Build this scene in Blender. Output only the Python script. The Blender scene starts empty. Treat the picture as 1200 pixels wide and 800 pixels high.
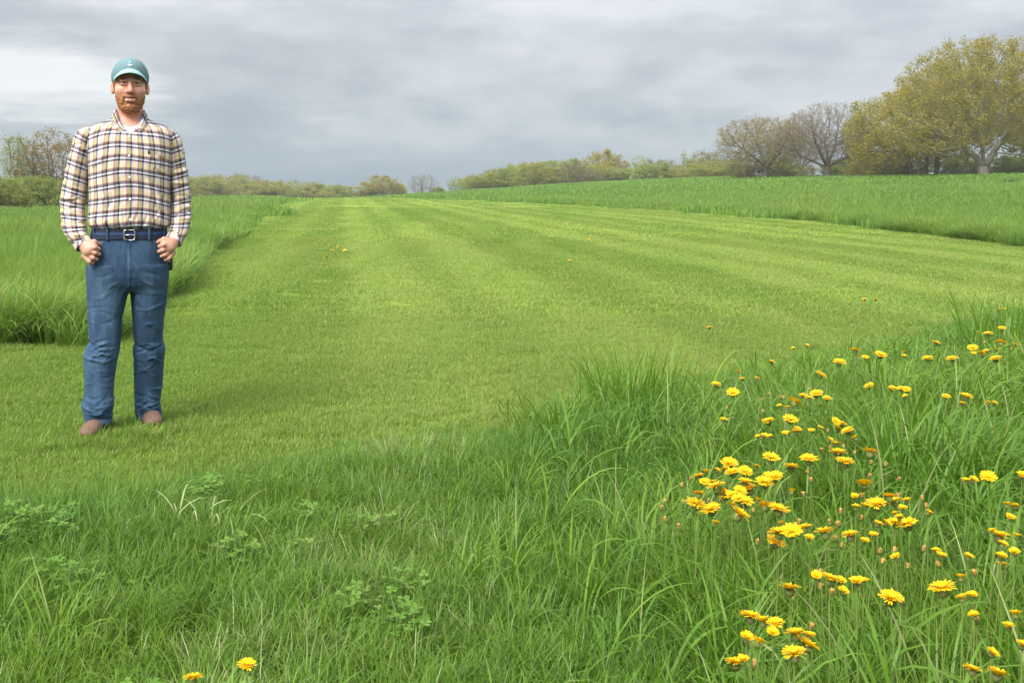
import bpy, math, random
import numpy as np
from mathutils import Vector, Matrix, Euler

# ------------------------------------------------------------------ camera, sky, sun, exposure
scene = bpy.context.scene
C = scene.collection
F = 1200.0                      # focal length in photo pixels (photo 1200 x 800)
YH = 235.0                      # eye level in the photo
CAMH = 1.13                     # camera height

cam_d = bpy.data.cameras.new('camera')
cam = bpy.data.objects.new('camera', cam_d); C.objects.link(cam)
cam.location = (0, 0, CAMH); cam.rotation_euler = (math.radians(90), 0, 0)
cam_d.sensor_width = 36.0; cam_d.lens = 36.0 * F / 1200.0
cam_d.shift_y = -(400.0 - YH) / 1200.0
cam_d.clip_start = 0.05; cam_d.clip_end = 6000
scene.camera = cam

SUN_EL, SUN_AZ = math.radians(46), math.radians(-146)   # azimuth from +Y, clockwise: light from the left, a little behind the camera
wd = bpy.data.worlds.new('World'); scene.world = wd; wd.use_nodes = True


def nd(nt, typ, **kw):
    n = nt.nodes.new(typ)
    for k, v in kw.items():
        if k.startswith('i_'):
            n.inputs[int(k[2:])].default_value = v
        else:
            setattr(n, k, v)
    return n


def lk(nt, a, b):
    nt.links.new(a, b)


def math_n(nt, op, a=None, b=None, c=None, clamp=False):
    n = nt.nodes.new('ShaderNodeMath'); n.operation = op; n.use_clamp = clamp
    for i, v in enumerate((a, b, c)):
        if v is None: continue
        if hasattr(v, 'is_output'): nt.links.new(v, n.inputs[i])
        else: n.inputs[i].default_value = v
    return n.outputs[0]


def mixc(nt, fac, a, b, blend='MIX'):
    n = nt.nodes.new('ShaderNodeMix'); n.data_type = 'RGBA'; n.blend_type = blend
    for s, v in ((n.inputs[0], fac), (n.inputs[6], a), (n.inputs[7], b)):
        if hasattr(v, 'is_output'): nt.links.new(v, s)
        elif isinstance(v, (int, float)): s.default_value = v
        else: s.default_value = (*v, 1) if len(v) == 3 else v
    return n.outputs[2]


def mapr(nt, v, a, b, c=0.0, d=1.0, smooth=True):
    n = nt.nodes.new('ShaderNodeMapRange'); n.interpolation_type = 'SMOOTHSTEP' if smooth else 'LINEAR'
    nt.links.new(v, n.inputs[0])
    for i, x in enumerate((a, b, c, d)): n.inputs[i + 1].default_value = x
    return n.outputs[0]


def noise_n(nt, vec, scale, detail=3.0, rough=0.5, out='Fac', dist=0.0):
    n = nt.nodes.new('ShaderNodeTexNoise')
    n.inputs['Scale'].default_value = scale; n.inputs['Detail'].default_value = detail
    n.inputs['Roughness'].default_value = rough; n.inputs['Distortion'].default_value = dist
    if vec is not None: nt.links.new(vec, n.inputs['Vector'])
    return n.outputs[out]


def build_world():
    nt = wd.node_tree
    bg = nt.nodes['Background']
    sky = nd(nt, 'ShaderNodeTexSky', sky_type='NISHITA', sun_disc=False)
    sky.sun_elevation = SUN_EL; sky.sun_rotation = SUN_AZ
    tc = nd(nt, 'ShaderNodeTexCoord')
    sep = nd(nt, 'ShaderNodeSeparateXYZ'); lk(nt, tc.outputs['Generated'], sep.inputs[0])
    z = math_n(nt, 'MAXIMUM', sep.outputs[2], 0.0)
    zz = math_n(nt, 'ADD', z, 0.075)
    u = math_n(nt, 'DIVIDE', sep.outputs[0], zz); v = math_n(nt, 'DIVIDE', sep.outputs[1], zz)
    cmb = nd(nt, 'ShaderNodeCombineXYZ')
    lk(nt, u, cmb.inputs[0]); lk(nt, v, cmb.inputs[1]); cmb.inputs[2].default_value = 3.7
    mp = nd(nt, 'ShaderNodeMapping'); lk(nt, cmb.outputs[0], mp.inputs[0])
    mp.inputs['Rotation'].default_value = (0, 0, math.radians(9)); mp.inputs['Scale'].default_value = (0.42, 0.60, 1)
    n1 = noise_n(nt, mp.outputs[0], 1.0, 6, 0.55, dist=0.35)
    mp2 = nd(nt, 'ShaderNodeMapping'); lk(nt, cmb.outputs[0], mp2.inputs[0])
    mp2.inputs['Scale'].default_value = (1.3, 1.7, 1); mp2.inputs['Location'].default_value = (4.1, 1.7, 0)
    n2 = noise_n(nt, mp2.outputs[0], 1.0, 5, 0.6, dist=0.2)
    # heaped banks of cloud low over the land, longer than they are high
    cm2 = nd(nt, 'ShaderNodeCombineXYZ'); lk(nt, sep.outputs[0], cm2.inputs[0]); lk(nt, math_n(nt, 'MULTIPLY', sep.outputs[1], 1.0), cm2.inputs[1]); lk(nt, math_n(nt, 'MULTIPLY', z, 2.7), cm2.inputs[2])
    n3 = noise_n(nt, cm2.outputs[0], 4.3, 5, 0.52, dist=0.25)
    n4 = noise_n(nt, cm2.outputs[0], 11.0, 4, 0.55)
    f = math_n(nt, 'ADD', math_n(nt, 'MULTIPLY', n1, 0.20), math_n(nt, 'MULTIPLY', n2, 0.08))
    f = math_n(nt, 'ADD', f, math_n(nt, 'ADD', math_n(nt, 'MULTIPLY', n3, 0.43), math_n(nt, 'MULTIPLY', n4, 0.29)))
    fac = mapr(nt, f, 0.39, 0.62)
    low = mapr(nt, z, 0.080, 0.025)      # deeper, bluer cloud base towards the horizon
    fac = math_n(nt, 'MULTIPLY', fac, math_n(nt, 'SUBTRACT', 1.0, math_n(nt, 'MULTIPLY', low, 0.72)))
    # thin cloud lets more light through: blue-grey underside to pale grey
    dark = mixc(nt, mapr(nt, z, 0.0, 0.15), (0.150, 0.250, 0.345), (0.405, 0.432, 0.462))
    lite = mixc(nt, mapr(nt, z, 0.0, 0.15), (0.520, 0.565, 0.600), (0.650, 0.660, 0.672))
    col = mixc(nt, fac, dark, lite)
    # the bright break in the cloud low on the left
    def glow(dx, dy, dz, sx, sz, nz):
        a = math_n(nt, 'DIVIDE', math_n(nt, 'SUBTRACT', sep.outputs[0], dx), sx)
        b = math_n(nt, 'DIVIDE', math_n(nt, 'SUBTRACT', sep.outputs[2], dz), sz)
        r = math_n(nt, 'SQRT', math_n(nt, 'ADD', math_n(nt, 'MULTIPLY', a, a), math_n(nt, 'MULTIPLY', b, b)))
        r = math_n(nt, 'ADD', r, math_n(nt, 'MULTIPLY', math_n(nt, 'SUBTRACT', n2, 0.5), nz))
        g = mapr(nt, r, 1.0, 0.1)
        return math_n(nt, 'MULTIPLY', g, math_n(nt, 'GREATER_THAN', sep.outputs[1], 0.0))
    col = mixc(nt, math_n(nt, 'MULTIPLY', glow(-0.455, 0, 0.108, 0.17, 0.052, 1.9), 0.75), col, (0.97, 0.975, 0.97))
    # overcast: brighter overhead than near the horizon
    grad = math_n(nt, 'ADD', math_n(nt, 'MULTIPLY', mapr(nt, z, 0.12, 1.0, 0, 1, False), 3.2), 1.0)
    sc = nd(nt, 'ShaderNodeVectorMath', operation='SCALE'); lk(nt, col, sc.inputs[0])
    lk(nt, math_n(nt, 'MULTIPLY', grad, 1.0 / (0.1 * 2 ** EXPOSURE)), sc.inputs['Scale'])
    fin = mixc(nt, 0.96, sky.outputs[0], sc.outputs[0])
    lk(nt, fin, bg.inputs['Color']); bg.inputs['Strength'].default_value = 0.1


EXPOSURE = 2.3
build_world()
scene.view_settings.view_transform = 'Standard'; scene.view_settings.look = 'None'
scene.view_settings.exposure = EXPOSURE; scene.view_settings.gamma = 1
sun_d = bpy.data.lights.new('sun', 'SUN'); sun = bpy.data.objects.new('sun', sun_d); C.objects.link(sun)
sun_d.energy = 1.5; sun_d.angle = math.radians(38); sun_d.color = (1.0, 0.955, 0.88)
sdir = Vector((math.sin(SUN_AZ) * math.cos(SUN_EL), math.cos(SUN_AZ) * math.cos(SUN_EL), math.sin(SUN_EL)))
sun.rotation_euler = sdir.to_track_quat('Z', 'Y').to_euler(); sun.location = (0, 0, 60)
scene.cycles.max_bounces = 9; scene.cycles.diffuse_bounces = 5; scene.cycles.transmission_bounces = 4
scene.cycles.transparent_max_bounces = 6
scene.cycles.use_denoising = True

RNG = np.random.default_rng(11)


# ------------------------------------------------------------------ object helpers
def tag(o, label=None, cat=None, group=None, kind=None):
    if label: o['label'] = label
    if cat: o['category'] = cat
    if group: o['group'] = group
    if kind: o['kind'] = kind
    return o


def thing(name, label, cat, loc=(0, 0, 0), rz=0.0, group=None):
    o = bpy.data.objects.new(name, None); C.objects.link(o)
    o.location = loc; o.rotation_euler = (0, 0, rz); o.empty_display_size = 0.1
    return tag(o, label, cat, group)


def mesh_np(name, V, Q, mat=None, smooth=True, cols=None, uvv=None):
    """V (n,3); Q list of index arrays (k,3) or (k,4); cols (n,4) colour attribute 'bl'; uvv (n,3) vector attribute 'pl'"""
    V = np.asarray(V, np.float32)
    if not isinstance(Q, list): Q = [Q]
    Q = [np.asarray(q, np.int32) for q in Q if len(q)]
    me = bpy.data.meshes.new(name)
    me.vertices.add(len(V)); me.vertices.foreach_set('co', V.ravel())
    nl = sum(q.size for q in Q); npoly = sum(len(q) for q in Q)
    me.loops.add(nl); me.polygons.add(npoly)
    me.loops.foreach_set('vertex_index', np.concatenate([q.ravel() for q in Q]))
    tot = np.concatenate([np.full(len(q), q.shape[1], np.int32) for q in Q])
    st = np.concatenate([[0], np.cumsum(tot)[:-1]]).astype(np.int32)
    me.polygons.foreach_set('loop_start', st)
    me.update(calc_edges=True)
    me.polygons.foreach_set('use_smooth', np.full(npoly, smooth, bool))
    if cols is not None:
        a = me.color_attributes.new('bl', 'FLOAT_COLOR', 'POINT')
        a.data.foreach_set('color', np.asarray(cols, np.float32).ravel())
    if uvv is not None:
        a = me.attributes.new('pl', 'FLOAT_VECTOR', 'POINT')
        a.data.foreach_set('vector', np.asarray(uvv, np.float32).ravel())
    if mat: me.materials.append(mat)
    me.validate(); me.update()
    return me


def link(name, me, parent=None):
    o = bpy.data.objects.new(name, me); C.objects.link(o)
    if parent is not None: o.parent = parent
    return o


class MB:
    """collects simple shapes into one mesh"""
    def __init__(s): s.v = []; s.f = []; s.n = 0
    def add(s, V, Fs):
        V = np.asarray(V, float)
        s.v.append(V); s.f += [[i + s.n for i in f] for f in Fs]; s.n += len(V)
    def tube(s, pts, rad, sides=8, caps=True):
        pts = np.asarray(pts, float); n = len(pts)
        rad = np.broadcast_to(np.asarray(rad, float), (n,))
        V = []
        t = np.gradient(pts, axis=0); t /= np.linalg.norm(t, axis=1)[:, None] + 1e-12
        ref = np.array([0, 0, 1.0]) if abs(t[0][2]) < 0.9 else np.array([1.0, 0, 0])
        for i in range(n):
            a = np.cross(t[i], ref); a /= np.linalg.norm(a) + 1e-12; b = np.cross(t[i], a)
            ref = -np.cross(t[i], a) * -1 if False else ref
            for k in range(sides):
                th = 2 * math.pi * k / sides
                V.append(pts[i] + rad[i] * (math.cos(th) * a + math.sin(th) * b))
        Fs = []
        for i in range(n - 1):
            for k in range(sides):
                k2 = (k + 1) % sides
                Fs.append([i * sides + k, i * sides + k2, (i + 1) * sides + k2, (i + 1) * sides + k])
        if caps:
            Fs.append(list(range(sides))[::-1]); Fs.append([(n - 1) * sides + k for k in range(sides)])
        s.add(V, Fs)
    def box(s, c, size, rot=None):
        V = np.array([[x, y, z] for x in (-.5, .5) for y in (-.5, .5) for z in (-.5, .5)]) * np.array(size)
        if rot is not None: V = V @ np.array(rot).T
        s.add(V + np.array(c), [[0, 1, 3, 2], [4, 6, 7, 5], [0, 4, 5, 1], [2, 3, 7, 6], [0, 2, 6, 4], [1, 5, 7, 3]])
    def mesh(s, name, mat, smooth=True):
        me = bpy.data.meshes.new(name)
        me.from_pydata(np.concatenate(s.v).tolist(), [], s.f)
        me.polygons.foreach_set('use_smooth', [smooth] * len(me.polygons))
        me.materials.append(mat); me.update()
        return me


# ------------------------------------------------------------------ materials
def new_mat(name):
    m = bpy.data.materials.new(name); m.use_nodes = True
    nt = m.node_tree; b = nt.nodes['Principled BSDF']
    return m, nt, b


def plain(name, col, rough=0.6, spec=0.3, var=0.12, scale=40, bump=0.0, metal=0.0):
    m, nt, b = new_mat(name)
    tc = nd(nt, 'ShaderNodeTexCoord')
    n = noise_n(nt, tc.outputs['Object'], scale, 4, 0.6)
    c2 = tuple(min(1, x * (1 + var)) for x in col); c1 = tuple(x * (1 - var) for x in col)
    lk(nt, mixc(nt, n, c1, c2), b.inputs['Base Color'])
    b.inputs['Roughness'].default_value = rough; b.inputs['Specular IOR Level'].default_value = spec
    b.inputs['Metallic'].default_value = metal
    if bump:
        bp = nd(nt, 'ShaderNodeBump'); bp.inputs['Strength'].default_value = bump; bp.inputs['Distance'].default_value = 0.002
        lk(nt, noise_n(nt, tc.outputs['Object'], scale * 6, 3, 0.6), bp.inputs['Height']); lk(nt, bp.outputs[0], b.inputs['Normal'])
    return m


def foliage(name, cols, tip=None, tipf=0.5, dry=(0.36, 0.31, 0.15), rough=0.5, spec=0.25, trans=0.35, patch=None, patch_scale=0.6, patch2=None, stripes=False):
    # with stripes the patches run with the passes of the mower
    """leaf / blade material: 'bl' attribute r = random, g = along the blade, b = dryness; patches follow the place"""
    m, nt, b = new_mat(name)
    at = nd(nt, 'ShaderNodeAttribute', attribute_name='bl')
    sp = nd(nt, 'ShaderNodeSeparateColor'); lk(nt, at.outputs['Color'], sp.inputs[0])
    rp = nd(nt, 'ShaderNodeValToRGB'); lk(nt, sp.outputs[0], rp.inputs[0])
    els = rp.color_ramp.elements
    els[0].color = (*cols[0], 1); els[1].color = (*cols[-1], 1)
    for i, c in enumerate(cols[1:-1]):
        e = els.new((i + 1) / (len(cols) - 1)); e.color = (*c, 1)
    col = rp.outputs[0]
    geo = nd(nt, 'ShaderNodeNewGeometry')
    pos = geo.outputs['Position']
    if stripes:
        mpn = nd(nt, 'ShaderNodeMapping'); lk(nt, pos, mpn.inputs[0]); mpn.inputs['Rotation'].default_value = (0, 0, math.radians(-9.4)); mpn.inputs['Scale'].default_value = (1.0, 0.16, 1.0); pos = mpn.outputs[0]
    if tip: col = mixc(nt, math_n(nt, 'MULTIPLY', sp.outputs[1], tipf), col, tip)
    if patch:
        n = noise_n(nt, pos, patch_scale, 3, 0.55)
        col = mixc(nt, mapr(nt, n, 0.42, 0.68), col, mixc(nt, 0.65, col, patch))
    if patch2:
        n = noise_n(nt, pos, patch_scale * 0.23, 3, 0.6)
        col = mixc(nt, mapr(nt, n, 0.45, 0.7), col, mixc(nt, 0.65, col, patch2))
    if stripes:
        col = mow_stripes(nt, geo.outputs['Position'], col)
    col = mixc(nt, sp.outputs[2], col, dry)
    lk(nt, col, b.inputs['Base Color'])
    b.inputs['Roughness'].default_value = rough; b.inputs['Specular IOR Level'].default_value = spec
    if trans:
        t = nd(nt, 'ShaderNodeBsdfTranslucent'); lk(nt, col, t.inputs['Color'])
        ms = nd(nt, 'ShaderNodeMixShader'); ms.inputs[0].default_value = trans
        lk(nt, b.outputs[0], ms.inputs[1]); lk(nt, t.outputs[0], ms.inputs[2])
        lk(nt, ms.outputs[0], nt.nodes['Material Output'].inputs['Surface'])
    return m


def mow_stripes(nt, pos, col):
    """passes of the mower: grass lies one way, then the other"""
    sp = nd(nt, 'ShaderNodeSeparateXYZ'); lk(nt, pos, sp.inputs[0])
    wob = math_n(nt, 'MULTIPLY', math_n(nt, 'SUBTRACT', noise_n(nt, pos, 0.25, 2), 0.5), 1.2)
    s = math_n(nt, 'ADD', math_n(nt, 'ADD', sp.outputs[0], math_n(nt, 'MULTIPLY', sp.outputs[1], 0.165)), wob)
    w = math_n(nt, 'SINE', math_n(nt, 'MULTIPLY', s, 2 * math.pi / 1.7))
    w2 = math_n(nt, 'SINE', math_n(nt, 'MULTIPLY', s, 2 * math.pi / 5.3))
    k = mapr(nt, math_n(nt, 'ADD', w, math_n(nt, 'MULTIPLY', w2, 0.8)), -0.9, 1.1)
    k = math_n(nt, 'MULTIPLY', k, mapr(nt, sp.outputs[1], 4.0, 14.0, 0.35, 1.0))
    return mixc(nt, k, col, mixc(nt, 1.0, col, (1.36, 1.25, 1.55), 'MULTIPLY'))


# ------------------------------------------------------------------ the lie of the land
RE = np.array([(0, 9.0), (20.4, 10.2), (32.4, 10.8), (44.5, 10.0), (67.5, 5.6), (88, 0), (122, -12), (260, -62)])
LE = np.array([(0, -3.1), (8, -3.25), (11.4, -3.9), (16.2, -5.0), (34, -9.0), (83, -20.2), (122, -31), (260, -66)])
FB = np.array([(-9, 3.5), (-2.1, 4.1), (-1.0, 4.55), (-0.6, 4.9), (0.1, 5.2), (0.7, 5.8), (1.4, 6.5), (2.7, 7.6), (6.1, 11.0), (10, 14.5)])


def edge_r(y): return np.interp(y, RE[:, 0], RE[:, 1])
def edge_l(y): return np.interp(y, LE[:, 0], LE[:, 1])
def fore_y(x): return np.interp(x, FB[:, 0], FB[:, 1])


def sstep(a, b, x):
    t = np.clip((x - a) / (b - a), 0, 1); return t * t * (3 - 2 * t)


def ground(x, y):
    x = np.asarray(x, float); y = np.asarray(y, float)
    yc = np.maximum(y - 5, 0)
    up = 0.0127 * np.minimum(yc, 112)
    up = up - 0.35 * sstep(0, 1, (y - 108) / 90) - 0.0025 * np.maximum(y - 190, 0)
    up = np.where(y > 200, np.maximum(up, -1.2), up)
    dl = edge_l(y) - x
    lf = 1 - 0.55 * sstep(0, 12, dl)
    dr = x - edge_r(y)
    rr = 2.05 * sstep(0, 62, dr) * sstep(10, 60, y) + 0.30 * sstep(0, 14, dr)
    rr = rr + 0.9 * sstep(110, 160, y) * sstep(0, 60, dr)
    bank = 0.10 * sstep(0.2, 2.0, x) * sstep(0.2, 2.2, fore_y(x) - y)
    und = 0.030 * np.sin(x * 1.3 + 0.7) * np.sin(y * 0.9 + 1.1) * sstep(0.0, 1.5, fore_y(x) - y)
    return up * lf + rr + bank + und


def at(px, py, zoff=0.0, y0=1.2):
    """the point of the ground (raised by zoff) that shows at a photo pixel"""
    ys = np.geomspace(y0, 400, 6000)
    z = ground((px - 600) / F * ys, ys) + zoff
    row = YH - F * (z - CAMH) / ys
    i = int(np.argmax(row <= py))
    y = ys[i]
    return (px - 600) / F * y, y, float(z[i])


# ground sheet
def build_ground():
    ys = np.concatenate([np.linspace(-40, 0, 12), np.linspace(0.4, 14, 70), np.geomspace(14.4, 200, 130), np.geomspace(206, 720, 24)])
    us = np.concatenate([np.linspace(-2, -0.72, 16), np.linspace(-0.7, 0.7, 190), np.linspace(0.72, 2, 16)])
    V = []
    for y in ys:
        w = max(abs(y), 10.0)
        x = us * w
        V.append(np.stack([x, np.full_like(x, y), ground(x, np.full_like(x, y)) - 0.012], 1))
    V = np.concatenate(V); nx = len(us)
    i, j = np.meshgrid(np.arange(len(ys) - 1), np.arange(nx - 1), indexing='ij')
    a = (i * nx + j).ravel()
    Q = np.stack([a, a + 1, a + nx + 1, a + nx], 1)
    x, y = V[:, 0], V[:, 1]
    mown = sstep(-0.15, 0.15, x - edge_l(y)) * sstep(-0.15, 0.15, edge_r(y) - x) * sstep(-0.3, 0.3, y - fore_y(x))
    mown = np.maximum(mown, sstep(-0.1, 0.1, y - fore_y(x)) * sstep(8.3, 8.0, y) * (x < 0))
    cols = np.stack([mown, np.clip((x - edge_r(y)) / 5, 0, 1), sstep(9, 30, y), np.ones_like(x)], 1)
    m, nt, b = new_mat('ground_turf')
    atn = nd(nt, 'ShaderNodeAttribute', attribute_name='bl')
    sp = nd(nt, 'ShaderNodeSeparateColor'); lk(nt, atn.outputs['Color'], sp.inputs[0])
    geo = nd(nt, 'ShaderNodeNewGeometry'); P = geo.outputs['Position']
    mpg = nd(nt, 'ShaderNodeMapping'); lk(nt, P, mpg.inputs[0]); mpg.inputs['Rotation'].default_value = (0, 0, math.radians(-9.4)); mpg.inputs['Scale'].default_value = (1, .16, 1)
    n1 = noise_n(nt, mpg.outputs[0], 0.7, 4, 0.6); n2 = noise_n(nt, P, 14, 4, 0.7); n3 = noise_n(nt, P, 90, 2, 0.6)
    lawn = mixc(nt, mapr(nt, n1, 0.35, 0.68), (0.110, 0.180, 0.018), (0.155, 0.215, 0.028))
    lawn = mixc(nt, mapr(nt, n2, 0.5, 0.75), lawn, (0.18, 0.200, 0.05))
    lawn = mow_stripes(nt, P, lawn)
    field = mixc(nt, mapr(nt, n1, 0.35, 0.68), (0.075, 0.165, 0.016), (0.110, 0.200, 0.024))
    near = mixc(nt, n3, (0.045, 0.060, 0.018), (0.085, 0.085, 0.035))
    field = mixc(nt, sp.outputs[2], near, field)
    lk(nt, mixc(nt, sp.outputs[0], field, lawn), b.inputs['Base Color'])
    b.inputs['Roughness'].default_value = 0.9; b.inputs['Specular IOR Level'].default_value = 0.1
    bp = nd(nt, 'ShaderNodeBump'); bp.inputs['Strength'].default_value = 0.6; bp.inputs['Distance'].default_value = 0.05
    lk(nt, n2, bp.inputs['Height']); lk(nt, bp.outputs[0], b.inputs['Normal'])
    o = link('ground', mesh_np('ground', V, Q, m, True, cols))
    tag(o, 'grassy ground rising gently to the far crest', None, None, 'structure')


build_ground()


# ------------------------------------------------------------------ grass
def blades(rng, n, area, h, w, segs=4, lean=(0.1, 0.6), curl=(0.2, 1.2), dry=0.03, shape='disc', wtip=0.15, fold=0.0):
    """n blades rooted in a disc of radius area (or a square of side area): V, F, colours"""
    if shape == 'disc':
        r = area * np.sqrt(rng.random(n)); t = rng.random(n) * 2 * np.pi
        bx, by = r * np.cos(t), r * np.sin(t)
    else:
        bx, by = (rng.random(n) - .5) * area, (rng.random(n) - .5) * area
    H = rng.uniform(h[0], h[1], n) * (0.75 + 0.25 * rng.random(n)); W = rng.uniform(w[0], w[1], n)
    az = rng.random(n) * 2 * np.pi
    if shape == 'disc':      # fan outwards
        az = np.where(rng.random(n) < 0.65, np.arctan2(by, bx) + rng.normal(0, 0.6, n), az)
    th0 = rng.uniform(lean[0], lean[1], n); cu = rng.uniform(curl[0], curl[1], n)
    s = np.linspace(0, 1, segs + 1)
    V = np.zeros((n, segs + 1, 2, 3)); col = np.zeros((n, segs + 1, 2, 4)); col[..., 3] = 1
    tw = rng.normal(0, 0.5, n)
    px, py, pz = bx.copy(), by.copy(), np.zeros(n)
    rnd = rng.random(n)
    dr = np.where(rng.random(n) < dry, rng.uniform(0.5, 1, n), 0)
    for k, t in enumerate(s):
        th = th0 + cu * t ** 1.6
        if k:
            d = H / segs
            thm = th0 + cu * ((t + s[k - 1]) / 2) ** 1.6
            px = px + d * np.sin(thm) * np.cos(az); py = py + d * np.sin(thm) * np.sin(az); pz = pz + d * np.cos(thm)
        prof = (0.75 + 0.6 * t) * (1 - t ** 2.2) + (wtip * 0 if t == 1 else 0)
        wd_ = 0.5 * W * max(prof, 0.02)
        sa = az + np.pi / 2 + tw * t
        sx, sy = np.cos(sa) * wd_, np.sin(sa) * wd_
        V[:, k, 0] = np.stack([px - sx, py - sy, pz], 1); V[:, k, 1] = np.stack([px + sx, py + sy, pz + fold * wd_], 1)
        col[:, k, :, 0] = rnd[:, None]; col[:, k, :, 1] = t
        col[:, k, :, 2] = np.clip(dr * (0.4 + t), 0, 1)[:, None]
    base = (np.arange(n) * (segs + 1) * 2)[:, None] + (np.arange(segs) * 2)[None, :]
    b = base.ravel()
    Q = np.stack([b, b + 1, b + 3, b + 2], 1)
    return V.reshape(-1, 3), Q, col.reshape(-1, 4)


def merge(parts):
    V, Q, Cc, n = [], [], [], 0
    for v, q, c in parts:
        V.append(v); Q.append(q + n); Cc.append(c); n += len(v)
    return np.concatenate(V), np.concatenate(Q), np.concatenate(Cc)


def proto_coll(name, meshes):
    c = bpy.data.collections.new(name)
    for i, me in enumerate(meshes):
        o = bpy.data.objects.new(name + '_blade_set', me); c.objects.link(o)
    return c


def scatter(name, label, P, rz, scl, coll, tilt=None):
    """one stuff object that sets the blade sets of coll on its points"""
    n = len(P)
    me = bpy.data.meshes.new(name); me.vertices.add(n); me.vertices.foreach_set('co', np.asarray(P, np.float32).ravel())
    rot = np.zeros((n, 3), np.float32); rot[:, 2] = rz
    if tilt is not None: rot[:, 0] = tilt[0]; rot[:, 1] = tilt[1]
    a = me.attributes.new('rot', 'FLOAT_VECTOR', 'POINT'); a.data.foreach_set('vector', rot.ravel())
    scl = np.asarray(scl, np.float32)
    if scl.ndim == 1: scl = np.stack([scl] * 3, 1)
    a = me.attributes.new('scl', 'FLOAT_VECTOR', 'POINT'); a.data.foreach_set('vector', scl.ravel())
    a = me.attributes.new('idx', 'INT', 'POINT')
    a.data.foreach_set('value', np.random.default_rng(n).integers(0, 1000, n).astype(np.int32))
    me.update()
    o = link(name, me)
    tag(o, label, None, None, 'stuff')
    ng = bpy.data.node_groups.new(name + '_scatter', 'GeometryNodeTree')
    ng.interface.new_socket('Geometry', in_out='INPUT', socket_type='NodeSocketGeometry')
    ng.interface.new_socket('Geometry', in_out='OUTPUT', socket_type='NodeSocketGeometry')
    gi = ng.nodes.new('NodeGroupInput'); go = ng.nodes.new('NodeGroupOutput')
    ip = ng.nodes.new('GeometryNodeInstanceOnPoints')
    ci = ng.nodes.new('GeometryNodeCollectionInfo'); ci.inputs['Collection'].default_value = coll
    ci.inputs['Separate Children'].default_value = True; ci.inputs['Reset Children'].default_value = True
    def na(nm, dt):
        x = ng.nodes.new('GeometryNodeInputNamedAttribute'); x.data_type = dt; x.inputs['Name'].default_value = nm
        return x.outputs['Attribute']
    er = ng.nodes.new('FunctionNodeEulerToRotation')
    ng.links.new(na('rot', 'FLOAT_VECTOR'), er.inputs[0])
    ng.links.new(gi.outputs[0], ip.inputs['Points']); ng.links.new(ci.outputs[0], ip.inputs['Instance'])
    ip.inputs['Pick Instance'].default_value = True
    ng.links.new(na('idx', 'INT'), ip.inputs['Instance Index'])
    ng.links.new(er.outputs[0], ip.inputs['Rotation']); ng.links.new(na('scl', 'FLOAT_VECTOR'), ip.inputs['Scale'])
    ng.links.new(ip.outputs[0], go.inputs[0])
    md = o.modifiers.new('scatter', 'NODES'); md.node_group = ng
    return o


def wedge(rng, n, y0, y1, half=0.62, pad=0.6):
    """n points spread evenly over the part of the ground in and just beside the view"""
    Y = np.sqrt(rng.uniform(y0 * y0, y1 * y1, n)); X = rng.uniform(-1, 1, n) * (half * Y + pad)
    return X, Y


def tiles(rng, step, y0, y1, half=0.72, pad=0.9, jit=0.28):
    """points on a jittered grid so that the sets leave no bare spots"""
    gy = np.arange(y0, y1, step); w = half * y1 + pad
    gx = np.arange(-w, w, step)
    X, Y = np.meshgrid(gx, gy); X = X.ravel() + rng.normal(0, jit * step, X.size); Y = Y.ravel() + rng.normal(0, jit * step, Y.size)
    ok = np.abs(X) < half * Y + pad
    return X[ok], Y[ok]


def pts(X, Y, dz=0.0): return np.stack([X, Y, ground(X, Y) + dz], 1)


M_LAWN = foliage('lawn_blades', [(0.108, 0.215, 0.022), (0.160, 0.268, 0.032), (0.226, 0.328, 0.060)], tip=(0.258, 0.340, 0.082), tipf=0.4,
                 dry=(0.42, 0.37, 0.17), patch=(0.225, 0.300, 0.055), patch_scale=1.6, patch2=(0.105, 0.230, 0.020), trans=0.44, spec=0.15, stripes=True)
M_FIELD = foliage('hay_blades', [(0.090, 0.205, 0.026), (0.125, 0.250, 0.034), (0.170, 0.290, 0.052)], tip=(0.200, 0.305, 0.062), tipf=0.55,
                  dry=(0.40, 0.38, 0.18), patch=(0.190, 0.295, 0.038), patch_scale=0.28, patch2=(0.100, 0.215, 0.030), trans=0.46, spec=0.2)
M_MEADOW = foliage('meadow_blades', [(0.056, 0.165, 0.010), (0.105, 0.235, 0.015), (0.185, 0.310, 0.028)], tip=(0.165, 0.265, 0.036), tipf=0.5,
                   dry=(0.34, 0.36, 0.17), patch=(0.140, 0.245, 0.014), patch_scale=1.3, patch2=(0.050, 0.150, 0.014), trans=0.40, spec=0.3, rough=0.42)
M_FINE = foliage('fine_blades', [(0.042, 0.130, 0.009), (0.080, 0.190, 0.013), (0.150, 0.262, 0.024)], tip=(0.145, 0.245, 0.034), tipf=0.5,
                 dry=(0.34, 0.36, 0.17), patch=(0.125, 0.230, 0.014), patch_scale=1.5, patch2=(0.040, 0.130, 0.012), trans=0.38, spec=0.3, rough=0.42)
M_CLOVER = foliage('clover_leaves', [(0.085, 0.200, 0.022), (0.135, 0.255, 0.036), (0.200, 0.310, 0.070)], trans=0.4, spec=0.2)
M_DRY = foliage('dry_blades', [(0.20, 0.29, 0.09), (0.30, 0.36, 0.14), (0.40, 0.42, 0.22)], trans=0.35, spec=0.25)


def in_lawn(X, Y):
    return ((Y > fore_y(X)) & (X < edge_r(Y)) & ((X > edge_l(Y)) | (Y < 8.05)))


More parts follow.
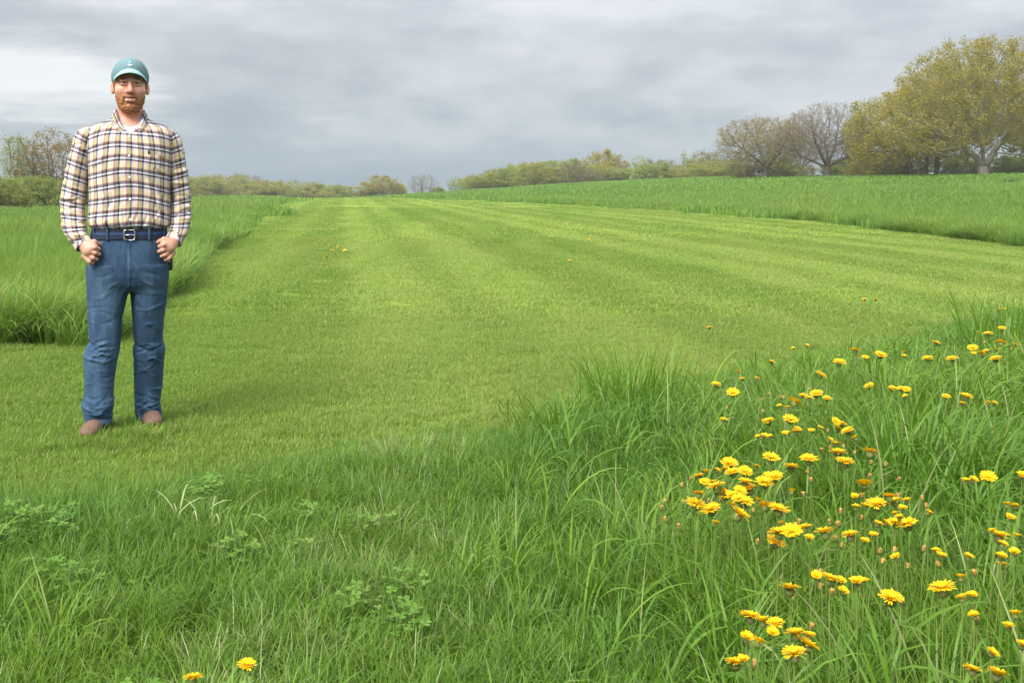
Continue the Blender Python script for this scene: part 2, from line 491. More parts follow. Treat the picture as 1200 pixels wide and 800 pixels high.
def build_lawn():
    rng = np.random.default_rng(5)
    def proto(nm, n, size, h, w, k, segs=2):
        ms = []
        for i in range(k):
            v, q, c = blades(rng, n, size, h, w, segs, (0.1, 0.9), (0.1, 1.0), 0.11, 'square')
            ms.append(mesh_np(nm, v, q, M_LAWN, True, c))
        return proto_coll(nm, ms)
    near = proto('mown_near', 1500, 0.36, (0.025, 0.055), (0.0026, 0.0042), 5)
    mid = proto('mown_mid', 1500, 0.8, (0.03, 0.06), (0.005, 0.009), 4)
    far = proto('mown_far', 1500, 2.2, (0.03, 0.065), (0.012, 0.022), 4)
    dist = proto('mown_distant', 1200, 6.0, (0.03, 0.06), (0.03, 0.055), 3)
    P, R, S = [], [], []
    allobj = []
    for coll, y0, y1, step in ((near, 3.4, 9.5, 0.24), (mid, 9.2, 24, 0.52), (far, 23, 60, 1.4), (dist, 58, 120, 3.8)):
        X, Y = tiles(rng, step, y0, y1, jit=0.2)
        ok = in_lawn(X, Y + 0.30) & ((Y < 8.05) | in_lawn(X, Y))
        X, Y = X[ok], Y[ok]
        # lie patches along the slope
        o = scatter('lawn_grass', 'short mown grass of the wide strip', pts(X, Y, -0.004), rng.random(len(X)) * 6.28,
                    np.stack([np.ones(len(X)), np.ones(len(X)), rng.uniform(0.75, 1.2, len(X))], 1), coll,
                    (np.full(len(X), 0.0127), np.zeros(len(X))))
        allobj.append(o)


build_lawn()


def build_fields():
    rng = np.random.default_rng(8)
    def proto(nm, n, size, h, w, k, segs, shape='square', lean=(0.02, 0.4), curl=(0.1, 1.1), dry=0.02):
        return proto_coll(nm, [mesh_np(nm, *(lambda t: (t[0], t[1]))(t), M_FIELD, True, t[2]) for t in
                               [blades(rng, n, size, h, w, segs, lean, curl, dry, shape) for _ in range(k)]])
    a = proto('hay_near', 150, 0.30, (0.26, 0.52), (0.005, 0.009), 5, 5)
    b = proto('hay_mid', 420, 1.1, (0.30, 0.52), (0.010, 0.018), 4, 4)
    c = proto('hay_far', 600, 3.2, (0.30, 0.54), (0.025, 0.05), 4, 3)
    d = proto('hay_distant', 500, 8.0, (0.30, 0.55), (0.06, 0.12), 3, 3)
    e = proto('hay_edge', 34, 0.12, (0.32, 0.62), (0.007, 0.012), 5, 6, 'disc', (0.15, 0.7), (0.5, 2.0), 0.05)
    for side in ('l', 'r'):
        for coll, y0, y1, step in ((a, 7.9, 21 if side == 'l' else 30, 0.21), (b, 20, 44, 0.60), (c, 40, 88, 1.6), (d, 82, 190, 4.0)):
            if side == 'r' and coll is a: y0, step = 17, 0.26
            if side == 'r' and coll is b: y0 = 29
            X, Y = tiles(rng, step, y0, y1)
            ok = ((X < edge_l(Y)) & (Y > 8.1)) if side == 'l' else (X > edge_r(Y))
            X, Y = X[ok], Y[ok]
            nz = 0.92 + 0.16 * np.sin(X * 0.9 + Y * 0.37) * np.sin(Y * 0.61 - X * 0.2) + 0.10 * np.sin(X * 2.7 + 1) * np.sin(Y * 1.9)
            # rows of taller growth at the margin
            o = scatter('hay_grass', 'tall uncut green hay grass of the ' + ('field behind the man' if side == 'l' else 'sloping field below the oaks'),
                        pts(X, Y, -0.01), rng.random(len(X)) * 6.28, np.stack([np.ones(len(X)), np.ones(len(X)), nz * rng.uniform(0.85, 1.15, len(X))], 1), coll)
    st = proto_coll('hay_stalk', [mesh_np('hay_stalk', *(blades(rng, 7, 0.25, (0.50, 0.78), (0.004, 0.008), 4, (0.0, 0.25), (0.0, 0.5), 0.25, 'disc')[:2]), M_FIELD, True, None) for _ in range(1)][:0] +
                    [(lambda t: mesh_np('hay_stalk', t[0], t[1], M_FIELD, True, t[2]))(blades(rng, 7, 0.25, (0.50, 0.78), (0.004, 0.008), 4, (0.0, 0.25), (0.0, 0.5), 0.25, 'disc')) for _ in range(4)])
    X, Y = wedge(rng, 5200, 8.2, 70)
    ok = (X < edge_l(Y) - .1) | ((X > edge_r(Y) + .2) & (Y > 14))
    X, Y = X[ok], Y[ok]
    s = rng.uniform(0.7, 1.05, len(X))
    scatter('hay_stalks', 'thin flowering stalks rising over the hay grass', pts(X, Y, -0.01), rng.random(len(X)) * 6.28, np.stack([1 + Y * .02, 1 + Y * .02, s], 1), st)
    # ragged margins of the two fields
    yy = np.concatenate([np.full(0, 0.0), 8.0 + (70 - 8.0) * rng.random(1500) ** 1.9])
    xx = edge_l(yy) - np.abs(rng.normal(0, 0.30 + yy * 0.006)) + rng.normal(0, .08, len(yy))
    fx = rng.uniform(-8, -3.2, 330); fy = 8.12 + rng.normal(0.05, 0.2, 330)
    X = np.concatenate([xx, fx]); Y = np.concatenate([yy, fy])
    yr = 15 + (110 - 15) * rng.random(3000) ** 1.5
    xr = edge_r(yr) + np.abs(rng.normal(0, 0.35 + yr * 0.006))
    X = np.concatenate([X, xr]); Y = np.concatenate([Y, yr])
    s = rng.uniform(0.7, 1.1, len(X)) * (0.95 + 0.25 * np.sin(X * 2.1 + Y * 1.3))
    s = s * (1 + 0.004 * Y)
    scatter('hay_margin_grass', 'drooping tall grass along the cut edges of the fields', pts(X, Y, -0.01), rng.random(len(X)) * 6.28, s, e)


build_fields()


def clover_mesh(rng):
    V, Q, Cc = [], [], []; n = 0
    for k in range(16):
        h = rng.uniform(0.05, 0.13); x, y = rng.normal(0, 0.05, 2); r = rng.uniform(0.009, 0.016)
        rn = rng.random(); a0 = rng.random() * 6.28
        tl = rng.normal(0, 0.25, 2)
        st = np.array([[x * .6 - .001, y * .6, 0], [x * .6 + .001, y * .6, 0], [x + .001, y, h], [x - .001, y, h]])
        V.append(st); Q.append(np.array([[0, 1, 2, 3]]) + n); n += 4; Cc.append(np.tile([rn, 0.3, 0, 1], (4, 1)))
        for j in range(3):
            a = a0 + j * 2.094
            d = np.array([math.cos(a), math.sin(a)]); p = np.array([-d[1], d[0]])
            xy = np.array([d * 0, d * r * .8 + p * r * .75, d * r * 1.7 + p * r * .55, d * r * 1.55, d * r * 1.7 - p * r * .55, d * r * .8 - p * r * .75])
            zz = h + xy @ tl + np.array([0, .15, .25, .1, .25, .15]) * r * 0.6
            V.append(np.concatenate([xy + [x, y], zz[:, None]], 1))
            Q.append(np.array([[0, 1, 2, 3], [0, 3, 4, 5]]) + n); n += 6; Cc.append(np.tile([rn, 0.5, 0, 1], (6, 1)))
    return mesh_np('clover', np.concatenate(V), np.concatenate(Q), M_CLOVER, False, np.concatenate(Cc))


def build_meadow():
    rng = np.random.default_rng(21)
    def ms(nm, n, k, mat, *args, **kw):
        out = []
        for _ in range(k):
            v, q, c = blades(rng, n, *args, **kw); out.append(mesh_np(nm, v, q, mat, True, c))
        return out
    fine = proto_coll('fine_tuft', ms('fine_tuft', 60, 6, M_FINE, 0.080, (0.09, 0.22), (0.0024, 0.0046), 5, (0.05, 1.1), (0.2, 1.9), 0.03))
    fine2 = proto_coll('lawn_tuft', ms('lawn_tuft', 40, 4, M_LAWN, 0.10, (0.10, 0.20), (0.006, 0.010), 3, (0.05, 0.8), (0.2, 1.3), 0.05))
    broad = proto_coll('broad_tuft', ms('broad_tuft', 20, 7, M_MEADOW, 0.055, (0.20, 0.42), (0.0050, 0.0092), 6, (0.05, 0.7), (0.4, 2.4), 0.015, fold=0.5))
    longl = proto_coll('long_leaf', ms('long_leaf', 5, 8, M_MEADOW, 0.03, (0.38, 0.62), (0.0080, 0.0130), 9, (0.1, 0.5), (1.2, 2.8), 0.0, fold=0.5))
    bent = proto_coll('bleached_tuft', ms('bleached_tuft', 26, 4, M_DRY, 0.07, (0.12, 0.24), (0.0022, 0.0040), 5, (0.3, 1.1), (0.3, 1.5), 0.3))
    clov = proto_coll('clover_patch', [clover_mesh(rng) for _ in range(5)])

    def fore(n, y0=1.15, y1=12.0):
        X, Y = wedge(rng, int(n * 1.2), y0, y1, 0.68, 0.8)
        return X, Y
    # understory of fine grass everywhere, thinning into the lawn
    X, Y = fore(30000, 1.1, 9.5)
    d = fore_y(X) - Y
    ok = (d + rng.normal(0, 0.18, len(X)) > 0) & (rng.random(len(X)) < np.clip(1.1 - Y * 0.055, 0.4, 1))
    X, Y, d = X[ok], Y[ok], d[ok]
    right = sstep(-0.6, 1.2, X + 0.15 * (Y - 3))
    pn = 0.5 + 0.5 * np.sin(X * 2.3 + 1.0 + np.sin(Y * 1.9)) * np.sin(Y * 2.0 + X)
    S = (0.42 + 0.58 * sstep(-0.1, 0.9, d)) * (0.54 + 0.34 * right + 0.26 * pn) * rng.uniform(0.8, 1.2, len(X))
    scatter('meadow_grass', 'fine uncut grass of the near bank', pts(X, Y, -0.005), rng.random(len(X)) * 6.28, S, fine,
            (rng.normal(0, 0.12, len(X)), rng.normal(0, 0.12, len(X))))
    # broad bladed grass, mostly on the right
    X, Y = fore(11000, 1.2, 11.5)
    d = fore_y(X) - Y
    right = sstep(-0.5, 1.0, X + 0.10 * (Y - 3))
    pr = 0.13 + 0.87 * right
    clump = 0.5 + 0.5 * np.sin(X * 3.1 + 0.4) * np.sin(Y * 2.4 + 0.9 + X)
    ok = (d > 0.03) & (rng.random(len(X)) < pr * (0.40 + 0.55 * clump))
    X, Y, d, clump, right = X[ok], Y[ok], d[ok], clump[ok], right[ok]
    S = (0.42 + 0.58 * sstep(0, 1.1, d)) * (0.50 + 0.33 * right + 0.22 * clump) * rng.uniform(0.7, 1.2, len(X))
    scatter('meadow_grass', 'broad bladed lush grass around the dandelions', pts(X, Y, -0.005), rng.random(len(X)) * 6.28, S, broad,
            (rng.normal(0, 0.10, len(X)), rng.normal(0, 0.10, len(X))))
    X, Y = fore(900, 1.5, 9.5)
    d = fore_y(X) - Y
    ok = (d > 0.25) & (X + 0.1 * Y > 0.45) & (rng.random(len(X)) < 0.7)
    X, Y = X[ok], Y[ok]
    scatter('meadow_grass', 'long arching blades standing over the near grass', pts(X, Y, -0.005), rng.random(len(X)) * 6.28, rng.uniform(0.6, 1.0, len(X)), longl)
    # longer blades left standing round the man's boots
    fx, fy_, _ = at(151, 505)
    X = fx + rng.normal(0, 0.20, 120); Y = fy_ - 0.16 + rng.normal(0, 0.13, 120)
    scatter('lawn_grass', 'slightly longer mown grass round the boots of the man', pts(X, Y, -0.004), rng.random(120) * 6.28, rng.uniform(0.30, 0.55, 120), fine2)
    # clover and bleached streaks on the left
    X, Y = fore(1000, 1.5, 3.9)
    d = fore_y(X) - Y
    cl = np.sin(X * 5.7 + 2.0 + np.sin(Y * 3)) * np.sin(Y * 5.1 + 0.3)
    ok = (d > 0.25) & (X < -0.25) & (cl + rng.normal(0, .35, len(X)) > 0.62)
    X, Y = X[ok], Y[ok]
    scatter('clover', 'low clover leaves among the near grass', pts(X, Y, 0.02), rng.random(len(X)) * 6.28, rng.uniform(0.4, 0.75, len(X)), clov)
    t = rng.random(190)
    X = np.interp(t, [0, .5, 1], [-0.62, -0.30, -0.42]) + rng.normal(0, 0.19, 190); Y = 2.0 + 2.7 * t
    scatter('bleached_grass', 'pale bleached streak of flattened grass', pts(X, Y, 0.0), rng.random(len(X)) * 6.28, rng.uniform(0.5, 0.8, len(X)), bent,
            (rng.normal(0, 0.2, 190), rng.normal(0, 0.2, 190)))


build_meadow()


# single clumps that stand out
def clump(label, px, py, n, rad, h, w, lean, curl, mat, dry=0.02, seed=1, group=None, name='grass_clump'):
    rng = np.random.default_rng(seed)
    x, y, z = at(px, py)
    v, q, c = blades(rng, n, rad, h, w, 7, lean, curl, dry, 'disc', fold=0.4)
    o = link(name, mesh_np(name, v, q, mat, True, c)); o.location = (x, y, z - 0.005)
    tag(o, label, 'grass clump', group)
    return o


clump('tall dark green grass clump rising at the mown edge left of the dandelions', 745, 482, 300, 0.30, (0.28, 0.52), (0.004, 0.008), (0.05, 0.5), (0.1, 0.9), M_MEADOW, 0.0, 3)
clump('dark green grass clump with drooping blades, left of the tallest clump at the mown edge', 655, 505, 200, 0.28, (0.18, 0.36), (0.004, 0.008), (0.1, 0.8), (0.4, 1.5), M_MEADOW, 0.0, 4)
clump('tall fresh grass clump right of the upper dandelions with long arching blades', 1085, 585, 210, 0.26, (0.35, 0.62), (0.006, 0.010), (0.05, 0.5), (0.4, 2.0), M_MEADOW, 0.0, 5)
clump('tall upright grass clump at the right end of the flowery bank against the mown strip', 1190, 425, 150, 0.35, (0.35, 0.70), (0.007, 0.012), (0.02, 0.35), (0.1, 0.9), M_MEADOW, 0.02, 6)
clump('pale curled dry grass blades bending over in the near grass below the man', 228, 632, 20, 0.14, (0.20, 0.32), (0.006, 0.009), (0.2, 0.6), (1.3, 2.6), M_DRY, 0.0, 8)
clump('pale drooping blades at the foot of the tall hay behind the man', 45, 393, 46, 0.5, (0.40, 0.62), (0.011, 0.016), (0.3, 0.8), (0.9, 2.2), M_DRY, 0.0, 9)


# ------------------------------------------------------------------ trees
def colonize(seed, starts, A, step, infl, kill, iters=160, up=0.0, jit=0.12, maxn=9000):
    """space colonisation: starts = list of polylines (stems); A = attraction points. returns pos, parent"""
    rng = np.random.default_rng(seed)
    pos, par = [], []
    for st in starts:
        st = np.asarray(st, float); prev = -1
        if pos:      # a limb that starts on a stem belongs to it
            dd = np.linalg.norm(np.array(pos) - st[0], axis=1); q = int(dd.argmin())
            if dd[q] < step * 1.05: prev = q
        for i in range(len(st) - 1):
            k = max(1, int(np.linalg.norm(st[i + 1] - st[i]) / step))
            for j in range(k if i < len(st) - 2 else k + 1):
                pos.append(st[i] + (st[i + 1] - st[i]) * j / k); par.append(prev); prev = len(pos) - 1
    P = np.array(pos); par = list(par)
    A = np.array(A)
    D = np.full(len(A), 1e9); N = np.zeros(len(A), int)
    def upd(lo, hi):
        nonlocal D, N
        for s in range(lo, hi, 400):
            e = min(hi, s + 400)
            d = ((A[:, None, :] - P[None, s:e, :]) ** 2).sum(2)
            i = d.argmin(1); m = d[np.arange(len(A)), i]
            b = m < D; D[b] = m[b]; N[b] = i[b] + s
    upd(0, len(P))
    for it in range(iters):
        keep = D > kill * kill
        A, D, N = A[keep], D[keep], N[keep]
        if not len(A) or len(P) > maxn: break
        act = D < infl * infl
        if not act.any(): break
        dirs = A[act] - P[N[act]]; dirs /= np.linalg.norm(dirs, axis=1)[:, None] + 1e-9
        acc = np.zeros((len(P), 3)); np.add.at(acc, N[act], dirs)
        ids = np.unique(N[act])
        v = acc[ids]; v /= np.linalg.norm(v, axis=1)[:, None] + 1e-9
        v += rng.normal(0, jit, v.shape); v[:, 2] += up
        v /= np.linalg.norm(v, axis=1)[:, None] + 1e-9
        lo = len(P)
        P = np.concatenate([P, P[ids] + v * step]); par += ids.tolist()
        upd(lo, len(P))
    return P, np.array(par)


def wood_mesh(name, P, par, r_trunk, r_tip, mat, ex=2.2, flare=1.5, sides_min=3):
    n = len(P); acc = np.zeros(n); kids = [[] for _ in range(n)]
    for i in range(n - 1, -1, -1):
        if acc[i] == 0: acc[i] = 1.0
        if par[i] >= 0: acc[par[i]] += acc[i]; kids[par[i]].append(i)
    R = acc ** (1 / ex); rmax = R.max()
    g = math.log(r_trunk / r_tip) / math.log(rmax)
    R = r_tip * R ** g
    zmin = P[:, 2].min()
    R = R * (1 + (flare - 1) * np.exp(-(P[:, 2] - zmin) / (r_trunk * 2.2)))
    V, Q, Tq, nv = [], [], [], 0
    roots = [i for i in range(n) if par[i] < 0]
    stack = [(r, -1) for r in roots]
    while stack:
        i, p = stack.pop()
        ch = [p] if p >= 0 else []
        j = i
        while True:
            ch.append(j)
            if not kids[j]: break
            ks = sorted(kids[j], key=lambda q: -acc[q])
            for q in ks[1:]: stack.append((q, j))
            j = ks[0]
        if len(ch) < 2: continue
        pt = P[ch]; rr = R[ch].copy()
        if p >= 0: rr[0] = rr[1]
        t = np.gradient(pt, axis=0); t /= np.linalg.norm(t, axis=1)[:, None] + 1e-9
        ref = np.tile([0.31, 0.17, 0.93], (len(ch), 1)); ref[np.abs((t * ref).sum(1)) > 0.93] = [1, 0, 0]
        a = np.cross(t, ref); a /= np.linalg.norm(a, axis=1)[:, None] + 1e-9; b = np.cross(t, a)
        s = 8 if rr.max() > 0.12 else (5 if rr.max() > 0.04 else sides_min)
        th = 2 * np.pi * np.arange(s) / s
        ring = pt[:, None, :] + rr[:, None, None] * (np.cos(th)[None, :, None] * a[:, None, :] + np.sin(th)[None, :, None] * b[:, None, :])
        V.append(ring.reshape(-1, 3))
        ii, kk = np.meshgrid(np.arange(len(ch) - 1), np.arange(s), indexing='ij')
        k2 = (kk + 1) % s
        Q.append(np.stack([ii * s + kk, ii * s + k2, (ii + 1) * s + k2, (ii + 1) * s + kk], 2).reshape(-1, 4) + nv)
        nv += len(ch) * s
    V = np.concatenate(V)
    return mesh_np(name, V, np.concatenate(Q), mat), R


def leaf_mesh(name, seed, P, R, rmax, per, size, spread, mat, zlo=None):
    rng = np.random.default_rng(seed)
    src = P[R < rmax]
    if zlo is not None: src = src[src[:, 2] > zlo]
    # growth is clumped: some twigs carry many leaves, some few
    w = rng.gamma(0.9, 1.0, len(src)); cnt = rng.poisson(per * w / 0.9)
    c = np.repeat(src, cnt, axis=0); cl = np.repeat(rng.random(len(src)), cnt); n = len(c)
    c = c + rng.normal(0, spread, c.shape)
    d = rng.normal(0, 1, (n, 3)); d /= np.linalg.norm(d, axis=1)[:, None]
    e = rng.normal(0, 1, (n, 3)); e -= (e * d).sum(1)[:, None] * d; e /= np.linalg.norm(e, axis=1)[:, None]
    L = rng.uniform(size[0], size[1], n)[:, None]; W = L * rng.uniform(0.45, 0.75, n)[:, None]
    V = np.stack([c - d * L / 2, c + e * W / 2, c + d * L / 2, c - e * W / 2], 1).reshape(-1, 3)
    Q = np.arange(4 * n).reshape(-1, 4)
    col = np.zeros((n, 4, 4)); col[..., 3] = 1
    col[..., 0] = np.clip(0.6 * cl + 0.4 * rng.random(n), 0, 1)[:, None]
    return mesh_np(name, V, Q, mat, False, col.reshape(-1, 4))


def ell_points(rng, n, parts):
    """attraction points in a union of ellipsoids (cx,cy,cz,rx,ry,rz,weight), denser near the outside"""
    w = np.array([p[6] for p in parts]); w = w / w.sum(); out = []
    for p, k in zip(parts, rng.multinomial(n, w)):
        d = rng.normal(0, 1, (k, 3)); d /= np.linalg.norm(d, axis=1)[:, None]
        r = rng.random(k) ** (1 / 3.6)
        out.append(np.array(p[:3]) + d * r[:, None] * np.array(p[3:6]))
    return np.concatenate(out)


def bark(name, c, var=0.3):
    m, nt, b = new_mat(name)
    tc = nd(nt, 'ShaderNodeTexCoord')
    mp = nd(nt, 'ShaderNodeMapping'); lk(nt, tc.outputs['Object'], mp.inputs[0]); mp.inputs['Scale'].default_value = (6, 6, 1.2)
    n = noise_n(nt, mp.outputs[0], 1.5, 5, 0.65)
    lk(nt, mixc(nt, mapr(nt, n, .3, .7), tuple(x * (1 - var) for x in c), tuple(x * (1 + var) for x in c)), b.inputs['Base Color'])
    b.inputs['Roughness'].default_value = 0.9; b.inputs['Specular IOR Level'].default_value = 0.15
    bp = nd(nt, 'ShaderNodeBump'); bp.inputs['Distance'].default_value = 0.05; lk(nt, n, bp.inputs['Height']); lk(nt, bp.outputs[0], b.inputs['Normal'])
    return m


BARK_PALE = bark('pale_grey_bark', (0.24, 0.225, 0.185)); BARK_DARK = bark('dark_bark', (0.105, 0.090, 0.078)); BARK_BROWN = bark('brown_bark', (0.150, 0.122, 0.098))
BARK_PINK = bark('reddish_twig_bark', (0.20, 0.135, 0.11))


def lm(name, *cols, trans=0.5): return foliage(name, list(cols), trans=trans, spec=0.2, rough=0.6)


L_GOLD = lm('golden_oak_leaves', (0.245, 0.195, 0.026), (0.290, 0.240, 0.032), (0.310, 0.275, 0.042), (0.255, 0.262, 0.045))
L_TAN = lm('tan_oak_leaves', (0.220, 0.170, 0.085), (0.290, 0.230, 0.095), (0.280, 0.245, 0.110))
L_BUD = lm('reddish_buds', (0.190, 0.150, 0.095), (0.240, 0.190, 0.110), (0.220, 0.195, 0.100))
L_OLIVE = lm('olive_leaves', (0.205, 0.220, 0.040), (0.275, 0.285, 0.052), (0.315, 0.325, 0.070))
L_GREEN = lm('green_leaves', (0.180, 0.235, 0.050), (0.250, 0.300, 0.068), (0.295, 0.335, 0.095))
L_LIME = lm('fresh_green_leaves', (0.170, 0.215, 0.038), (0.240, 0.275, 0.052), (0.280, 0.300, 0.080))
L_BROWN = lm('brownish_leaves', (0.175, 0.155, 0.075), (0.215, 0.195, 0.090), (0.210, 0.220, 0.085))

rngT = np.random.default_rng(77)


def tree_data(key, seed, starts, parts, N, step, infl, kill, r_trunk, r_tip, barkm, leafm, per, size, spread, rmax, up=0.03, zlo=None, jit=0.12, maxn=9000):
    A = ell_points(np.random.default_rng(seed), N, parts)
    P, par = colonize(seed, starts, A, step, infl, kill, up=up, jit=jit, maxn=maxn)
    wood, R = wood_mesh(key + '_wood', P, par, r_trunk, r_tip, barkm)
    crown = leaf_mesh(key + '_leaves', seed + 1, P, R, rmax, per, size, spread, leafm, zlo)
    return wood, crown


def put_tree(data, label, px, base_y, depth, name='oak_tree', cat='tree', sc=1.0, rz=0.0, group=None, sxy=1.0):
    x = (px - 600) / F * depth; z = float(ground(x, depth))
    t = thing(name, label, cat, (x, depth, z - 0.1), rz, group)
    t.scale = (sc * sxy, sc * sxy, sc)
    link('trunk', data[0], t)
    c = link('crown', data[1], t)
    return t


def m_px(px, depth): return px * depth / F


# --- the big golden oak on the right (height 13.6 m at 105 m)
def build_trees():
    big = tree_data('big_oak', 3, [[(0, 0, 0), (0.05, 0, 1.6), (-0.1, 0.1, 3.6)], [(0.05, 0, 1.0), (0.9, 0.2, 2.2), (2.0, 0.3, 3.8)], [(0.0, 0, 1.2), (-0.9, -0.2, 2.2), (-2.4, -0.3, 3.4)], [(.25, .1, .1), (.7, .2, 1.0), (1.3, .2, 2.6)]],
                    [(0, 0, 8.8, 8.6, 7.0, 5.6, 5), (-4.5, 0, 5.6, 6.4, 6.5, 3.8, 2.4), (5.5, 0, 5.8, 7.4, 6.5, 4.2, 2.6), (3.6, 0, 10.4, 6.0, 5, 4.0, 1.8)],
                    5200, 0.34, 4.2, 0.58, 0.40, 0.020, BARK_PALE, L_GOLD, 17.0, (0.13, 0.26), 0.28, 0.050, maxn=9000)
    put_tree(big, 'largest golden leaved oak with a forked pale trunk at the right edge', 1152, 205, 104, rz=0.0)
    gold = tree_data('golden_oak', 9, [[(0, 0, 0), (0.1, 0, 2.2), (0.4, 0, 3.6)], [(1.3, 0.6, 0), (1.5, 0.7, 2.4), (1.9, 0.8, 4)], [(-1.2, .9, 0), (-1.5, 1.0, 2.2), (-2.2, 1.1, 3.4)]],
                     [(-1.8, 0, 5.2, 6.8, 6, 4.0, 3), (2.2, 0, 7.4, 5.5, 5.5, 4.6, 3), (-4.2, 0, 3.0, 3.6, 5, 2.6, 1.4)],
                     4200, 0.34, 4.0, 0.58, 0.26, 0.020, BARK_DARK, L_GOLD, 17.0, (0.13, 0.26), 0.30, 0.048, maxn=8000)
    put_tree(gold, 'golden leaved oak with several dark stems left of the largest oak', 1085, 205, 116, rz=0.0, sc=1.1)
    put_tree(gold, 'golden leaved oak half cut by the right edge, behind the largest oak', 1240, 205, 118, sc=1.12, rz=2.2)
    dark = tree_data('bare_oak', 14, [[(0, 0, 0), (0.05, 0, 1.0), (0.0, 0, 2.0)], [(0, 0, 1.7), (-1.6, .3, 2.6), (-3.9, .4, 3.5)], [(0, 0, 1.9), (1.8, -.2, 2.9), (4.4, 0, 3.7)], [(0, 0, 2.0), (-1.2, -.6, 3.4), (-2.4, -1, 5.4)], [(0, 0, 2.0), (1.1, .6, 3.6), (2.2, 1, 5.6)], [(0, 0, 2.0), (.1, 0, 3.6), (-.2, .2, 5.4)], [(0, 0, 1.6), (1.6, 1.2, 2.2), (3.6, 2.2, 2.7)]],
                     [(0, 0, 7.2, 6.4, 5.0, 4.6, 3), (-3.0, 0, 5.4, 4.7, 4.5, 3.2, 1.3), (3.6, 0, 4.9, 5.2, 4.5, 3.2, 1.5)],
                     6500, 0.28, 4.6, 0.42, 0.40, 0.014, BARK_DARK, L_BUD, 5.0, (0.09, 0.18), 0.24, 0.026, maxn=15000)
    put_tree(dark, 'nearly bare dark oak with wide spreading limbs in the middle of the oaks', 969, 205, 128, rz=0.3, sc=0.82, sxy=1.12)
    tan = tree_data('tan_oak', 23, [[(0, 0, 0), (0.0, 0, 1.8), (-0.2, 0, 2.6)], [(-.1, 0, 2.2), (-1.6, 0, 3.6), (-3.4, 0, 5.0)], [(-.1, 0, 2.5), (-.5, .4, 4.0), (-1.0, .6, 5.6)], [(0, 0, 1.8), (1.2, .2, 3.2), (2.4, .4, 5.0)], [(1.6, .6, 0), (1.8, .6, 2.0), (2.1, .6, 3.0)]],
                    [(-1.5, 0, 6.2, 5.6, 5, 3.6, 2.4), (1.5, 0, 6.0, 4.5, 4.5, 3.6, 1.6)],
                    4600, 0.30, 4.2, 0.46, 0.26, 0.015, BARK_DARK, L_TAN, 8.0, (0.11, 0.24), 0.26, 0.030, maxn=11000)
    put_tree(tan, 'sparse tan leaved oak left of the bare dark oak', 897, 206, 130, rz=0.0, sc=0.84, sxy=1.08)
    put_tree(tan, 'thin tan budded tree squeezed between the bare oak and the golden oaks', 1004, 205, 128, name='oak_tree', rz=1.9, sc=0.80, sxy=0.5)
    put_tree(dark, 'dim bare tree behind the sparse tan oak and the dark oak', 938, 206, 142, rz=2.6, sc=0.78, sxy=0.7)

    # shrubs and scrubby trees
    def shrub(key, seed, w, h, barkm, leafm, per, N=1000, size=(0.12, 0.25), rt=0.07, flat=1.0):
        r = np.random.default_rng(seed)
        st = []
        for k in range(5):
            a = r.random() * 6.28; q = r.random() * w * 0.22
            st.append([(q * math.cos(a), q * math.sin(a), 0), (1.6 * q * math.cos(a), 1.6 * q * math.sin(a), h * 0.22)])
        parts = [(r.normal(0, w * .14), r.normal(0, w * .1), h * r.uniform(.45, .6), w * r.uniform(.3, .45), w * r.uniform(.3, .42), h * r.uniform(.32, .42), 1) for _ in range(4)]
        parts += [(r.normal(0, w * .22), r.normal(0, w * .15), h * .26, w * .32, w * .3, h * .27, .8) for _ in range(3)]
        return tree_data(key, seed, st, parts, N, h * 0.055, h * 0.6, h * 0.085, rt, 0.016, barkm, leafm, per, size, 0.24, 0.05, maxn=2600)
    sh = {
        'olive': shrub('olive_bush', 41, 7.0, 6.0, BARK_BROWN, L_OLIVE, 30), 'green': shrub('green_bush', 42, 6.6, 5.6, BARK_BROWN, L_GREEN, 28),
        'lime': shrub('lime_bush', 43, 6.0, 4.6, BARK_BROWN, L_LIME, 34), 'brown': shrub('brown_bush', 44, 6.5, 6.0, BARK_BROWN, L_BROWN, 15),
        'gold': shrub('gold_bush', 45, 7.0, 6.0, BARK_PALE, L_GOLD, 24), 'bare': shrub('bare_bush', 46, 6.0, 6.0, BARK_DARK, L_BROWN, 4, N=1100, size=(.1,.2)),
        'olive2': shrub('olive_bush', 47, 7.5, 6.2, BARK_BROWN, L_OLIVE, 24), 'green2': shrub('green_bush', 48, 5.0, 7.0, BARK_BROWN, L_GREEN, 12, N=900),
    }
    H = {'olive': 6.0, 'green': 5.6, 'lime': 4.6, 'brown': 6.0, 'gold': 6.0, 'bare': 6.0, 'olive2': 6.2, 'green2': 7.0}
    W = {'olive': 6.4, 'green': 6.0, 'lime': 5.6, 'brown': 6.0, 'gold': 6.4, 'bare': 5.6, 'olive2': 6.8, 'green2': 4.6}
    G1 = 'trees along the left horizon'; G2 = 'trees along the far side of the sloping field'; G3 = 'bushes under the oaks'; G0 = 'bushes at the left edge'
